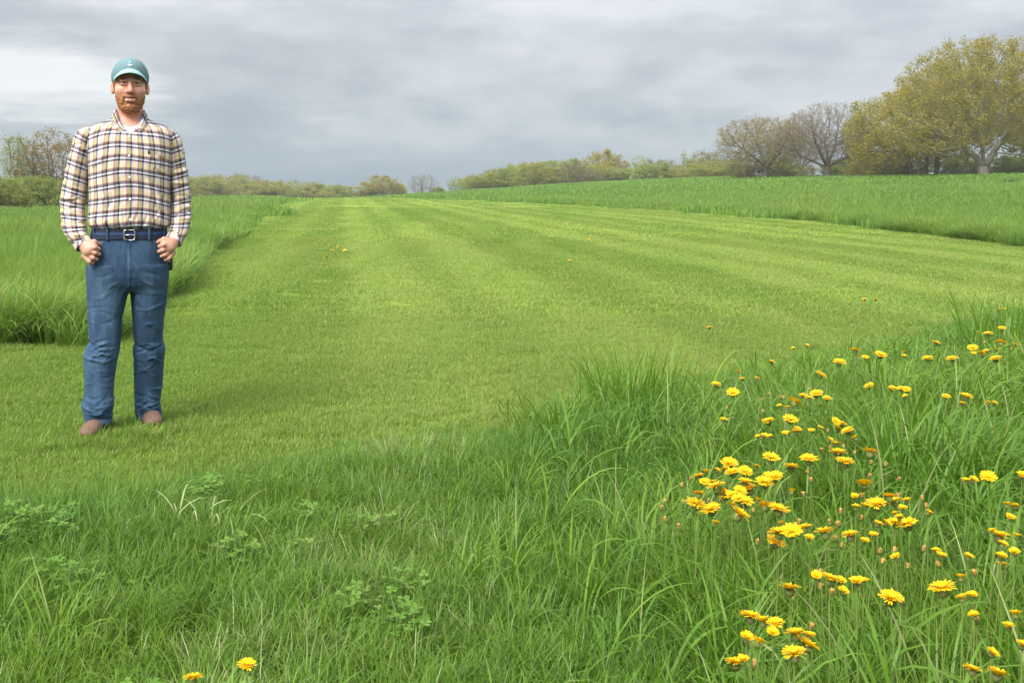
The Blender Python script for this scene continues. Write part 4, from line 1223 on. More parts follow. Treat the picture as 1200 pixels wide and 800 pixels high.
class Loft:
    """body with superellipse cross sections given at heights"""
    def __init__(s, rows, e=2.4):
        r = sorted(rows, key=lambda q: q[0])             # z, cx, cy, rx, ry
        s.t = np.array(r, float); s.e = e
    def at(s, z): return [np.interp(z, s.t[:, 0], s.t[:, i]) for i in (1, 2, 3, 4)]
    def f(s, off=0.0, wr=None, cap=True):
        z0, z1 = s.t[0, 0], s.t[-1, 0]
        def g(x, y, z):
            cx, cy, rx, ry = s.at(z)
            rx = rx + off; ry = ry + off
            dx = np.abs((x - cx) / rx); dy = np.abs((y - cy) / ry)
            q = (dx ** s.e + dy ** s.e + 1e-9) ** (1 / s.e)
            gr = np.sqrt((dx / rx) ** 2 + (dy / ry) ** 2) / np.sqrt(dx ** 2 + dy ** 2 + 1e-9)
            d = (q - 1) / gr
            if wr is not None: d = d - wr(x, y, z)
            if cap: d = np.maximum(d, np.maximum(z0 - off - z, z - z1 - off))
            return d
        return g
    def bounds(s, off=0.0):
        t = s.t
        return ((t[:, 1] - t[:, 3]).min() - off, (t[:, 2] - t[:, 4]).min() - off, t[0, 0] - off), ((t[:, 1] + t[:, 3]).max() + off, (t[:, 2] + t[:, 4]).max() + off, t[-1, 0] + off)


def prow(py, xl, xr, ry, cy=0.0, zf=None):
    return ((zf or PZ)(py), (PX(xl) + PX(xr)) / 2, cy, (PX(xr) - PX(xl)) / 2, ry)


def sm(a, b, x): return sstep(a, b, x)


def smooth_cols(V, fn): return np.array(fn(V))


def skin_mat(name='skin'):
    m, nt, b = new_mat(name)
    at_ = nd(nt, 'ShaderNodeAttribute', attribute_name='bl')
    tc = nd(nt, 'ShaderNodeTexCoord')
    n = noise_n(nt, tc.outputs['Object'], 60, 3, 0.6)
    lk(nt, mixc(nt, 1.0, at_.outputs['Color'], mixc(nt, n, (0.90, 0.88, 0.88), (1.08, 1.06, 1.04)), 'MULTIPLY'), b.inputs['Base Color'])
    b.inputs['Roughness'].default_value = 0.5; b.inputs['Specular IOR Level'].default_value = 0.35
    b.inputs['Subsurface Weight'].default_value = 0.12; b.inputs['Subsurface Radius'].default_value = (0.012, 0.004, 0.002)
    b.inputs['Subsurface Scale'].default_value = 0.5
    return m


def plaid_mat():
    m, nt, b = new_mat('plaid_shirt')
    at_ = nd(nt, 'ShaderNodeAttribute', attribute_name='pl')
    sp = nd(nt, 'ShaderNodeSeparateXYZ'); lk(nt, at_.outputs['Vector'], sp.inputs[0])
    def ramp(v, per, ph, stops):
        t = math_n(nt, 'FRACT', math_n(nt, 'ADD', math_n(nt, 'DIVIDE', v, per), ph))
        r = nd(nt, 'ShaderNodeValToRGB'); lk(nt, t, r.inputs[0]); r.color_ramp.interpolation = 'CONSTANT'
        e = r.color_ramp.elements
        e[0].position = 0; e[0].color = (*stops[0][1], 1); e[1].position = stops[1][0]; e[1].color = (*stops[1][1], 1)
        for p, c in stops[2:]:
            q = e.new(p); q.color = (*c, 1)
        return r.outputs[0]
    cream = (0.66, 0.57, 0.40); lil = (0.58, 0.52, 0.59); navy = (0.018, 0.018, 0.060); white = (0.58, 0.62, 0.80); olive = (0.31, 0.29, 0.12); mar = (0.27, 0.12, 0.14)
    # warp stripes (across the chest) and weft bands (up the body)
    w = ramp(sp.outputs[0], 0.0545, 0.0, [(0, mar), (0.12, olive), (0.36, navy), (0.51, lil), (0.64, cream), (0.90, lil)])
    h = ramp(sp.outputs[1], 0.0645, 0.0, [(0, cream), (0.12, lil), (0.26, navy), (0.40, white), (0.53, navy), (0.68, mar), (0.78, cream)])
    col = mixc(nt, 0.5, w, h)
    mul = mixc(nt, 1.0, w, h, 'MULTIPLY')
    col = mixc(nt, 0.48, col, mixc(nt, 1.0, mul, (1.5, 1.55, 1.75), 'MULTIPLY'))
    lk(nt, col, b.inputs['Base Color'])
    b.inputs['Roughness'].default_value = 0.85; b.inputs['Specular IOR Level'].default_value = 0.15
    b.inputs['Sheen Weight'].default_value = 0.15
    tc = nd(nt, 'ShaderNodeTexCoord')
    bp = nd(nt, 'ShaderNodeBump'); bp.inputs['Strength'].default_value = 0.5; bp.inputs['Distance'].default_value = 0.008
    lk(nt, noise_n(nt, tc.outputs['Object'], 22, 3, 0.55, dist=0.6), bp.inputs['Height']); lk(nt, bp.outputs[0], b.inputs['Normal'])
    return m


def denim_mat(name, base):
    m, nt, b = new_mat(name)
    at_ = nd(nt, 'ShaderNodeAttribute', attribute_name='bl')
    sp = nd(nt, 'ShaderNodeSeparateColor'); lk(nt, at_.outputs['Color'], sp.inputs[0])
    tc = nd(nt, 'ShaderNodeTexCoord')
    mp = nd(nt, 'ShaderNodeMapping'); lk(nt, tc.outputs['Object'], mp.inputs[0]); mp.inputs['Scale'].default_value = (1.6, 1.6, 0.5)
    n = noise_n(nt, mp.outputs[0], 14, 5, 0.65)
    n2 = noise_n(nt, tc.outputs['Object'], 160, 2, 0.7)
    f = math_n(nt, 'ADD', math_n(nt, 'MULTIPLY', sp.outputs[0], 0.75), math_n(nt, 'MULTIPLY', math_n(nt, 'SUBTRACT', n, 0.46), 1.5), clamp=True)
    col = mixc(nt, f, base, tuple(min(1, c * q) for c, q in zip(base, (7.0, 4.4, 3.1))))
    col = mixc(nt, math_n(nt, 'MULTIPLY', n2, 0.14), col, (0.20, 0.27, 0.36))
    lk(nt, col, b.inputs['Base Color'])
    b.inputs['Roughness'].default_value = 0.85; b.inputs['Specular IOR Level'].default_value = 0.15
    bp = nd(nt, 'ShaderNodeBump'); bp.inputs['Strength'].default_value = 0.45; bp.inputs['Distance'].default_value = 0.006
    lk(nt, noise_n(nt, mp.outputs[0], 24, 4, 0.6, dist=0.8), bp.inputs['Height']); lk(nt, bp.outputs[0], b.inputs['Normal'])
    return m


def build_person():
    MS = skin_mat(); MP = plaid_mat(); MD = denim_mat('denim', (0.014, 0.040, 0.088))
    fx, fy, fz = at(151, 503)
    root = thing('person', 'man in plaid shirt, blue jeans and teal cap standing with thumbs in his pockets', 'person', (fx, fy, fz), -math.atan2(fx, fy) * 1.0)

    # -------- tables traced as proportions of the figure
    torso = Loft([prow(*r) for r in [(134, 136, 169.5, .066, .025), (138, 131, 175, .074, .022), (142, 121, 185, .082, .018), (146, 110, 196, .092, .015), (150, 103.5, 202.5, .102, .01), (158, 101, 205, .115, .0),
        (170, 101.5, 203.5, .124, -.004), (185, 103, 202, .13, -.006), (205, 104, 200.5, .132, -.006), (230, 104.5, 200, .128, -.004), (248, 104, 200.5, .128, -.004), (258, 103, 201.5, .131, -.004), (264, 104, 200.5, .129, -.004), (268, 109, 195.5, .118, 0)]], 2.5)
    arm = {}
    arm[-1] = Loft([prow(*r) for r in [(153, 93.5, 113, .052, .012), (157, 90, 113, .060, .012), (162, 87, 112, .066, .012), (180, 82.5, 108.5, .066, .014), (200, 77.5, 105.5, .064, .018), (220, 73.5, 103, .062, .018), (236, 71.5, 101, .063, .012),
        (250, 72, 100.5, .060, -.006), (262, 73, 101.5, .056, -.030), (270, 75, 103, .052, -.048), (277, 79, 105, .048, -.062), (283, 84.5, 106.5, .043, -.072)]], 2.2)
    arm[1] = Loft([prow(*r) for r in [(155, 192, 209.5, .052, .012), (159, 192, 212.5, .060, .012), (163, 193, 214.5, .066, .012), (180, 196.5, 218, .066, .014), (200, 198.5, 222, .064, .018), (220, 200, 225, .062, .018), (236, 200.5, 226.5, .063, .012),
        (250, 201, 226, .060, -.006), (262, 200, 225, .056, -.030), (269, 199, 223.5, .052, -.048), (275, 197.5, 220.5, .048, -.060), (280, 196.5, 217, .043, -.070)]], 2.2)
    def ft(py): return sm(300, 500, np.asarray(py, float))
    zL = lambda py: float(PZ(py) + .016 * ft(py)); zR = lambda py: float(PZ(py) - .030 * ft(py))
    hip = Loft([prow(*r) for r in [(264, 110, 194.5, .112), (272, 108.5, 194.8, .114), (282, 106.5, 196, .118), (296, 103.5, 197.8, .124), (312, 102, 198.2, .126), (324, 101.8, 198, .120), (334, 103.5, 196, .106), (342, 110, 190, .080)]], 2.6)
    def legrow(r, zf, k): return prow(r[0], r[1], r[2], r[3], k * float(ft(r[0])), zf)
    legL = Loft([legrow(r, zL, -.035) for r in [(312, 102, 150, .116), (326, 101.8, 150.6, .112), (337, 101.6, 150.6, .104), (346, 101.7, 149.8, .098), (372, 103, 143.7, .090), (392, 104.5, 142.3, .085), (401, 105, 141.8, .083), (408, 101.5, 141, .087), (413, 99, 140.2, .088), (420, 98.2, 138.6, .086),
        (436, 99.3, 136, .080), (451, 100, 133.8, .077), (465, 99.3, 133, .078), (471, 97.4, 133.6, .081), (477, 96, 133.4, .083), (484, 97.6, 133, .080), (490, 99.4, 132.6, .078), (497, 100, 132, .079)]], 2.3)
    legR = Loft([legrow(r, zR, .11) for r in [(312, 151, 198, .116), (326, 151, 198, .112), (337, 151.5, 197.5, .104), (346, 152.8, 197, .098), (372, 155, 193.6, .090), (392, 156.5, 192, .085), (400, 157, 192.4, .083), (406, 155.8, 194.8, .087), (412, 155.4, 195.2, .088), (420, 156.4, 193.8, .086),
        (436, 157, 192.8, .080), (451, 157, 192, .077), (465, 157.4, 190, .078), (471, 157.8, 188.2, .081), (477, 158, 189.6, .083), (484, 158.2, 191, .080), (491, 160.5, 191, .079)]], 2.3)

    # -------- body (one continuous skin)
    B = Field((-.36, -.26, 0.02), (.36, .24, 1.86), 0.0042)
    B.add(torso.f(-.016), *torso.bounds(), k=.01)
    for s in (-1, 1): B.add(arm[s].f(-.014), *arm[s].bounds(), k=.03)
    B.add(hip.f(-.012), *hip.bounds(), k=.02)
    for L in (legL, legR):
        B.add(L.f(-.020), *L.bounds(), k=.02)
        z0 = L.t[0]; B.cone((z0[1], z0[2] + .01, .075), (z0[1], z0[2] - .05, .045), .024, .020, .02)
    hc = np.array([PX(152.6), -.012, PZ(100)])
    def h(x, y, z): return hc + np.array([x, y, z])
    B.cone(h(0, .022, -.07), h(0, .034, -.235), .058, .066, .03)
    B.ell(h(0, .018, .022), (.078, .098, .100), .02)
    B.ell(h(0, -.028, -.050), (.0655, .064, .088), .03)
    B.ell(h(0, -.062, -.112), (.034, .032, .028), .025)
    for s in (-1, 1):
        B.ell(h(s * .040, -.058, -.030), (.028, .030, .026), .02)            # cheek
        B.cone(h(s * .012, -.088, .026), h(s * .046, -.074, .026), .0085, .008, .012)   # brow
        B.ell(h(s * .031, -.104, .007), (.017, .016, .0105), .010, sub=True)  # eye socket
        B.ell(h(s * .080, .014, -.012), (.0100, .020, .030), .008, R=np.array(Matrix.Rotation(s * -0.30, 3, 'Z')))
        B.ell(h(s * .089, .006, -.010), (.005, .011, .017), .004, sub=True)
        B.ell(h(s * .0125, -.098, -.037), (.0095, .012, .008), .006)           # nostril
        B.ell(h(s * .031, -.0850, .0152), (.0190, .0125, .0064), .004)           # upper lid
        B.ell(h(s * .031, -.0845, -.0012), (.0180, .0115, .0056), .004)           # lower lid
    B.cone(h(0, -.090, .014), h(0, -.113, -.034), .0085, .0125, .010)
    B.ell(h(0, -.094, -.066), (.030, .012, .0060), .006); B.ell(h(0, -.093, -.0800), (.026, .012, .0065), .006)
    [B.ell(h(q * .012, -.104 + .004 * q * q, -.0735 + .0028 * q * q), (.012, .010, .0040), .003, sub=True) for q in (-1.5, -.75, 0, .75, 1.5)]
    [B.ell(h(q * .0085, -.0955 + .0022 * q * q, -.0825 + .0028 * q * q), (.008, .011, .0058), .005) for q in (-2, -1, 0, 1, 2)]
    # hands: loose fists, thumbs hooked in the front pockets
    for s in (-1, 1):
        def q(px, py, y):
            return np.array([s * (PX(px + 44.5) if False else 0), y, 0])
        if s < 0: G = lambda dx, dy, y: np.array([PX(118 - dx), y, PZ(282 + dy)])
        else: G = lambda dx, dy, y: np.array([PX(185.5 + dx), y, PZ(280 + dy)])
        # dx: px outward from the pocket edge, dy: px downward
        wr = G(20.5, 1.0, -.078); pm = G(12.5, 10.5, -.118)
        B.cone(G(23, -5, -.070), wr, .029, .0275, .012, sq=(1, 1, 1))
        B.cone(wr, pm, .0275, .029, .015)
        B.cone(G(16, 4, -.100), G(7, 6.5, -.128), .024, .021, .015)
        kn = [(5.8, 6.5), (5.2, 12.5), (7.6, 18.2), (11.6, 22.6)]
        root_ = [(14, 5), (15, 9), (16, 13), (18, 16)]
        for i, ((kx, ky), (rx, ry)) in enumerate(zip(kn, root_)):
            r = (.0100, .0104, .0098, .0086)[i]
            K = G(kx, ky, -.146 + .004 * i)
            B.cone(G(rx, ry, -.112), K, .0125, r + .0008, .006)
            P = G(kx - 4.6 + .4 * i, ky + 1.6, -.130 + .003 * i)
            B.cone(K, P, r, r * .95, .0035)
            Q = G(kx + .6, ky + 3.0, -.112)
            B.cone(P, Q, r * .93, r * .88, .003)
        B.cone(G(15, 2.5, -.110), G(6.5, 0.2, -.120), .0165, .0135, .010)
        B.cone(G(6.5, 0.2, -.120), G(-3.5, 5.0, -.082), .0125, .0105, .005)
    V, Q = B.mesh()
    # true skin colour, redder on nose, cheeks, ears, knuckles and neck
    base = np.array([0.56, 0.310, 0.230]); red = np.array([0.57, 0.240, 0.175])
    p = V - hc
    def g3(c, r): return np.exp(-(((p - np.array(c)) / np.array(r)) ** 2).sum(1))
    f = np.clip(0.9 * g3((0, -.11, -.03), (.02, .03, .03)) + .7 * g3((-.042, -.08, -.03), (.026, .05, .026)) + .7 * g3((.042, -.08, -.03), (.026, .05, .026))
                + .7 * np.exp(-((np.abs(p[:, 0]) - .09) / .012) ** 2) * (np.abs(p[:, 2]) < .06) + .55 * sm(-.09, -.15, p[:, 2]) * (p[:, 2] > -.30), 0, 1)
    col = base * (1 - f)[:, None] + red * f[:, None]
    lip = np.clip(1.3 * g3((0, -.104, -.0650), (.030, .03, .0060)) + 1.3 * np.exp(-((p[:, 2] + .0825 - .0028 * (p[:, 0] / .0085) ** 2) / .0062) ** 2) * (np.abs(p[:, 0]) < .021) * (p[:, 1] < -.07), 0, 1)[:, None]
    col = col * (1 - .9 * lip) + np.array([.36, .120, .095]) * .9 * lip
    hand = (p[:, 2] < -.6) & (np.abs(p[:, 0]) > .1)
    col[hand] = np.array([0.47, 0.250, 0.180])
    cc = np.concatenate([col, np.ones((len(V), 1))], 1)
    body = link('body', mesh_np('body', V, Q, MS, True, cc), root)

    # -------- eyes, brows, teeth
    ME = plain('eye_white', (0.30, 0.26, 0.23), 0.25, 0.5, 0.05); MI = plain('eye_iris', (0.035, 0.045, 0.055), 0.15, 0.6, 0.1)
    MHAIR = plain('auburn_hair', (0.180, 0.080, 0.038), 0.65, 0.25, 0.35, 220, 0.8); MBEARD = plain('auburn_beard', (0.300, 0.128, 0.056), 0.7, 0.2, 0.42, 260, 1.0)
    MTOOTH = plain('teeth', (0.55, 0.50, 0.44), 0.3, 0.4, 0.05)
    def sphere(c, r, mat, name, parent, sc=(1, 1, 1), seg=14):
        mb = MB(); V = []; Fs = []
        for i in range(seg // 2 + 1):
            for j in range(seg):
                a = math.pi * i / (seg // 2); b = 2 * math.pi * j / seg
                V.append(np.array(c) + r * np.array(sc) * np.array([math.sin(a) * math.cos(b), math.sin(a) * math.sin(b), math.cos(a)]))
        for i in range(seg // 2):
            for j in range(seg): Fs.append([i * seg + j, (i + 1) * seg + j, (i + 1) * seg + (j + 1) % seg, i * seg + (j + 1) % seg])
        mb.add(V, Fs)
        return link(name, mb.mesh(name, mat), parent)
    for s in (-1, 1):
        e = sphere(h(s * .031, -.0815, .0068), .0115, ME, 'eye', root)
        sphere(h(s * .031, -.0880, .0068), .0074, MI, 'iris', e)
        mb = MB(); mb.tube([h(s * .014, -.097, .0255), h(s * .028, -.096, .0285), h(s * .046, -.083, .0245)], [.0028, .0036, .0020], 8)
        link('eyebrow', mb.mesh('eyebrow', MHAIR), root)
    mb = MB(); mb.tube([h(-.0185, -.0945, -.0665), h(-.010, -.0985, -.0722), h(0, -.1000, -.0742), h(.010, -.0985, -.0722), h(.0185, -.0945, -.0665)], [.0010, .0019, .0022, .0019, .0010], 8)
    link('teeth', mb.mesh('teeth', MTOOTH), root)

    # -------- beard and hair
    Bd = Field(h(-.10, -.14, -.18), h(.10, .12, .06), 0.0026)
    rngb = np.random.default_rng(3)
    def rough(a, seed):
        r = np.random.default_rng(seed); ks = [(r.normal(0, 1, 3) * 320, r.random() * 6) for _ in range(7)]
        return lambda x, y, z: a * sum(np.sin(k[0] * x + k[1] * y + k[2] * z + ph) for k, ph in ks) / 7
    rf = rough(.0035, 1)
    Bd.ell(h(0, -.028, -.050), (.0690, .0685, .0925), .02); Bd.ell(h(0, -.061, -.112), (.0370, .0350, .0305), .02)
    def jaw_cut(x, y, z):   # keep only below the line from sideburn to moustache
        X, Y, Z = np.abs(x - hc[0]), y - hc[1], z - hc[2]
        line = -.050 - .026 * sm(.068, .036, X) + .085 * sm(-.03, .01, Y)
        return -(Z - line + rf(x, y, z) * 1.5)
    sl = tuple(slice(0, n) for n in Bd.d.shape); g = np.meshgrid(*Bd.ax, indexing='ij', sparse=True)
    Bd.d = np.maximum(Bd.d + rf(*g), -jaw_cut(*g))
    Bd.sub(lambda x, y, z: y * 0 + z * 0 + (hc[1] + .035 - y) * -1 * -1 if False else (hc[1] + .040) - y + 0 * x + 0 * z, h(-.2, -.2, -.3), h(.2, .2, .2), 0)
    [Bd.ell(h(q * .0095, -.115, -.0785 + .0026 * q * q), (.0095, .032, .0085), .003, sub=True) for q in (-2, -1.33, -.67, 0, .67, 1.33, 2)]
    for s in (-1, 1):
        Bd.cone(h(s * .003, -.0995, -.0605), h(s * .029, -.0900, -.0600), .0080, .0062, .006)
        Bd.cone(h(s * .030, -.088, -.0620), h(s * .035, -.078, -.090), .0070, .0080, .006)
    V, Q = Bd.mesh(); link('beard', mesh_np('beard', V, Q, MBEARD), root)
    Hr = Field(h(-.11, -.09, -.09), h(.11, .13, .07), 0.003)
    Hr.ell(h(0, .020, .020), (.0835, .103, .106), .01)
    g = np.meshgrid(*Hr.ax, indexing='ij', sparse=True)
    X, Y, Z = np.abs(g[0] - hc[0]), g[1] - hc[1], g[2] - hc[2]
    rf2 = rough(.004, 2)
    Hr.d = np.maximum(Hr.d + rf2(*g), np.maximum(Z - .045, np.maximum(-.050 - Z - .0 * Y + .030 * sm(.0, -.05, Y), -.034 - Y)))
    V, Q = Hr.mesh(); link('hair', mesh_np('hair', V, Q, MHAIR), root)

    # -------- cap
    MCAP = plain('cap_cloth', (0.130, 0.215, 0.240), 0.9, 0.1, 0.14, 60, 0.5); MBRIM = plain('brim_cloth', (0.250, 0.380, 0.410), 0.9, 0.1, 0.08, 60, 0.3)
    Cp = Field(h(-.115, -.13, .0), h(.115, .15, .16), 0.0034)
    Cp.ell(h(0, .020, .044), (.0885, .106, .090), .01); Cp.ell(h(0, -.028, .070), (.060, .068, .060), .035)
    g = np.meshgrid(*Cp.ax, indexing='ij', sparse=True)
    Y, Z, X = g[1] - hc[1], g[2] - hc[2], g[0] - hc[0]
    an = np.arctan2(X, -(Y - .018))
    seam = .0016 * np.exp(-((np.abs((an / (math.pi / 3)) - np.round(an / (math.pi / 3))) * .055) / .003) ** 2)
    Cp.d = np.maximum(Cp.d - seam, .016 - Z + .044 * sm(-.01, -.09, Y) - .010 * sm(0.02, .10, Y))
    V, Q = Cp.mesh(); cap = link('cap', mesh_np('cap', V, Q, MCAP), root)
    mb = MB(); nu, nv = 25, 9; V = []
    for lay in (0, 1):
        for i in range(nu):
            u = -1 + 2 * i / (nu - 1); a = u * 1.02
            ex, ey = .0885 * math.sin(a), -.105 * math.cos(a) + .018
            for j in range(nv):
                v = j / (nv - 1); L = .054 * (1 - abs(u) ** 2.6) ** .5 + .002
                x = ex * (1 + .10 * v * (1 - u * u)); y = ey - L * v
                z = .078 - .046 * (abs(u) ** 1.8) - .012 * v * (1 - .3 * u * u) - .014 * v * v * (1 - .6 * u * u) - .004 * lay
                V.append(h(x, y, z))
    Fs = []
    for i in range(nu - 1):
        for j in range(nv - 1):
            a = i * nv + j; Fs.append([a, a + nv, a + nv + 1, a + 1]); b = a + nu * nv; Fs.append([b, b + 1, b + nv + 1, b + nv])
    for i in range(nu - 1):
        a = i * nv + nv - 1; b = a + nu * nv; Fs.append([a, a + nv, b + nv, b])
    mb.add(V, Fs); link('brim', mb.mesh('brim', MBRIM), cap)
    sphere(h(0, .018, .136), .006, MCAP, 'cap_button', cap, (1, 1, .5))
    MW = plain('white_thread', (0.74, 0.76, 0.74), 0.8, 0.2, 0.05)
    mb = MB()
    fy_ = lambda z: -.0985 * math.sqrt(max(0, 1 - ((z - .060) / .080) ** 2)) - .0035
    mb.tube([h(0, fy_(.092), .092), h(0, fy_(.114), .114)], .0026, 6)
    mb.tube([h(-.011, fy_(.095), .095), h(0, fy_(.090), .090), h(.011, fy_(.095), .095)], .0026, 6)
    mb.tube([h(-.005, fy_(.108), .108), h(.005, fy_(.108), .108)], .0024, 6)
    link('emblem', mb.mesh('emblem', MW), cap)

    # -------- undershirt
    MT = plain('white_cotton', (0.74, 0.73, 0.70), 0.9, 0.1, 0.04, 50, 0.3)
    U = Field((-.17, -.20, PZ(200)), (.17, .16, PZ(128)), 0.005)
    U.add(torso.f(-.009), *torso.bounds(), k=0)
    g = np.meshgrid(*U.ax, indexing='ij', sparse=True)
    zn = PZ(142.5) - .030 * sm(.075, 0, np.abs(g[0] - hc[0])) * (g[1] < .03)
    U.d = np.maximum(U.d, np.maximum(g[2] - zn, PZ(195) - g[2]))
    V, Q = U.mesh(); link('undershirt', mesh_np('undershirt', V, Q, MT), root)

    # -------- shirt
    rs = np.random.default_rng(12)
    def folds(specs):
        """ridges: (x, z, length direction angle, width, length, height)"""
        def f(x, y, z):
            o = 0
            for qi, (cx, cz, ang, w, L, a) in enumerate(specs):
                kk = (-.3, .1, .25, -.12)[qi % 4]
                dx, dz = x - cx, z - cz
                u = dx * math.cos(ang) + dz * math.sin(ang); v = -dx * math.sin(ang) + dz * math.cos(ang)
                v = v + kk * u * u / L
                o = o + a * np.exp(-(v / w) ** 2 - (u / L) ** 2)
            return o
        return f
    tf = []
    for k in range(16): tf.append((rs.uniform(-.18, .18), rs.uniform(PZ(264), PZ(235)), math.pi / 2 + rs.normal(0, .25), .007, rs.uniform(.02, .06), rs.uniform(.004, .009) * rs.choice([-1, 1])))
    for k in range(10): tf.append((rs.uniform(-.17, .17), rs.uniform(PZ(235), PZ(185)), math.pi / 2 + rs.normal(0, .35), .009, rs.uniform(.03, .07), rs.uniform(.002, .005) * rs.choice([-1, 1])))
    tf += [(.125, PZ(196), 2.3, .010, .05, .006), (.10, PZ(212), 2.1, .010, .06, -.005), (-.135, PZ(190), .8, .010, .045, .005), (.11, PZ(232), 2.0, .011, .06, .007), (0.145, PZ(186), 2.6, .009, .04, -.006),
           (-.13, PZ(150), -.15, .010, .05, .003), (.13, PZ(152), .15, .010, .05, .003)]
    tw_ = folds(tf)
    S = Field((-.24, -.19, PZ(271)), (.24, .17, PZ(126)), 0.0042)
    S.add(torso.f(0, lambda x, y, z: tw_(x, y, z) * (y < .02)), *torso.bounds(.01), k=0)
    g = np.meshgrid(*S.ax, indexing='ij', sparse=True)
    inner = np.broadcast_to(torso.f(-.0075, None, False)(*g), S.d.shape)
    vcut = np.maximum(np.abs(g[0] - PX(152.3)) - np.maximum((g[2] - PZ(158.5)) * .68, 0), g[1] - .03)   # the open collar
    S.d = np.maximum(S.d, -vcut)
    S.d = np.maximum(S.d, -np.maximum(inner, PZ(160) - g[2]))     # hollow at the neck
    # button placket
    S.add(lambda x, y, z: np.maximum(np.maximum(np.abs(x - PX(151.8)) - .015, np.abs(torso.f(0, tw_, False)(x, y, z)) - .0022), np.maximum(y, np.maximum(z - PZ(158), PZ(266) - z))), (-.03, -.17, PZ(268)), (.04, 0, PZ(156)), 0.002, 0.01)
    V, Q = S.mesh()
    def torso_uv(V):
        cx, cy, rx, ry = torso.at(V[:, 2])
        th = np.arctan2((V[:, 0] - cx) / .20, -(V[:, 1] - cy) / .13)
        tt = np.linspace(-math.pi, math.pi, 721); c_, s_ = np.cos(tt), np.sin(tt)
        e = 2 / 2.5
        ex = .20 * np.sign(s_) * np.abs(s_) ** e; ey = -.13 * np.sign(c_) * np.abs(c_) ** e
        L = np.concatenate([[0], np.cumsum(np.hypot(np.diff(ex), np.diff(ey)))]); L -= L[360]
        ta = np.arctan2(ex / .20, -ey / .13)
        u = np.interp(th, ta[1:-1], L[1:-1])
        v = V[:, 2] + .030 * np.clip(np.abs(V[:, 0]) / .2, 0, 1.2) ** 2.2 + .004 * np.sin(V[:, 0] * 23 + V[:, 2] * 9)
        # yoke: cloth over the shoulder runs on
        up = np.maximum(V[:, 2] - PZ(150), 0)
        return np.stack([u + .0545 * .36 + .002 * np.sin(V[:, 2] * 31), v - up * 0, np.zeros(len(V))], 1)
    # phase: the weft band at py 171
    ph = lambda uv: uv + np.array([0, .0645 * .46 - (PZ(171.2) % .0645), 0])
    shirt = link('shirt', mesh_np('shirt', V, Q, MP, True, None, ph(torso_uv(V))), root)
    for s in (-1, 1):
        A = arm[s]; rr = np.random.default_rng(30 + s)
        af = []
        for py, n in ((236, 7), (250, 6), (264, 6), (274, 6), (215, 3), (195, 2), (172, 2)):
            for k in range(n):
                zc = PZ(py + rr.uniform(-7, 7)); cx = A.at(zc)[0]
                af.append((cx + rr.uniform(-.05, .05), zc, rr.normal(0, .35) + s * .15, .0065, rr.uniform(.02, .05), rr.uniform(.003, .008) * rr.choice([-1, 1])))
        fw = folds(af)
        lo, hi = A.bounds(.02)
        Fd = Field(lo, hi, 0.0042)
        Fd.add(A.f(0, lambda x, y, z: fw(x, y, z) * (y < .03)), lo, hi, 0)
        # rounded shoulder
        zt = A.t[-1]
        Fd.ell((zt[1] - s * .006, zt[2], zt[0] - .020), (.038, .052, .036), .03)
        V, Q = Fd.mesh()
        zz = np.linspace(A.t[0, 0], A.t[-1, 0], 200); cxs, cys, _, _ = A.at(zz)
        arc = np.concatenate([[0], np.cumsum(np.sqrt(np.diff(cxs) ** 2 + np.diff(cys) ** 2 + np.diff(zz) ** 2))])
        # stripes run square to the sleeve
        slope = np.gradient(cxs, zz); cx, cy, rx, ry = A.at(V[:, 2])
        sl = np.interp(V[:, 2], zz, np.convolve(np.pad(slope, 12, 'edge'), np.ones(25) / 25, 'valid'))
        v = np.interp(V[:, 2], zz, arc) + (V[:, 0] - cx) * sl * 1.0 + .010 * np.clip((V[:, 0] - cx) / .05 * -s, -1.5, 1.5)
        u = np.arctan2(V[:, 0] - cx, -(V[:, 1] - cy)) * .058
        link('sleeve', mesh_np('sleeve', V, Q, MP, True, None, np.stack([u + .01, v + .02, 0 * u], 1)), shirt)
        # cuff
        if s < 0: a0, a1 = np.array([PX(92.5), -.060, PZ(276)]), np.array([PX(99.5), -.080, PZ(286)])
        else: a0, a1 = np.array([PX(210), -.058, PZ(272)]), np.array([PX(203.5), -.078, PZ(283)])
        Fc = Field(np.minimum(a0, a1) - .07, np.maximum(a0, a1) + .07, .004)
        ax = (a1 - a0) / np.linalg.norm(a1 - a0); Lc = np.linalg.norm(a1 - a0)
        def cf(x, y, z):
            t = (x - a0[0]) * ax[0] + (y - a0[1]) * ax[1] + (z - a0[2]) * ax[2]
            r = np.sqrt(np.maximum((x - a0[0]) ** 2 + (y - a0[1]) ** 2 + (z - a0[2]) ** 2 - t * t, 1e-9))
            return np.maximum(np.abs(r - .0385) - .0045, np.abs(t - Lc / 2) - Lc / 2 - .008)
        Fc.add(cf, np.minimum(a0, a1) - .06, np.maximum(a0, a1) + .06, 0)
        V, Q = Fc.mesh()
        t = (V - a0) @ ax; u = np.arctan2(V[:, 0] - a0[0], -(V[:, 1] - a0[1])) * .05
        link('cuff', mesh_np('cuff', V, Q, MP, True, None, np.stack([t, u + .02, 0 * u], 1)), shirt)
    # collar: turned down fall with two buttoned points, and its dark inner band
    V = []; uv = []; W2 = []; rows = 4
    ncx, ncy = PX(152.4), .022
    cols_ = []
    front = [((15.8, 131, -.028), (20.5, 138, -.050)), ((13.2, 139, -.060), (18.0, 146, -.086)), ((9.2, 146.5, -.084), (15.4, 152.0, -.106)), ((5.6, 151.5, -.096), (10.0, 156.5, -.1075)), ((1.6, 156.5, -.1015), (3.0, 159.0, -.106))]
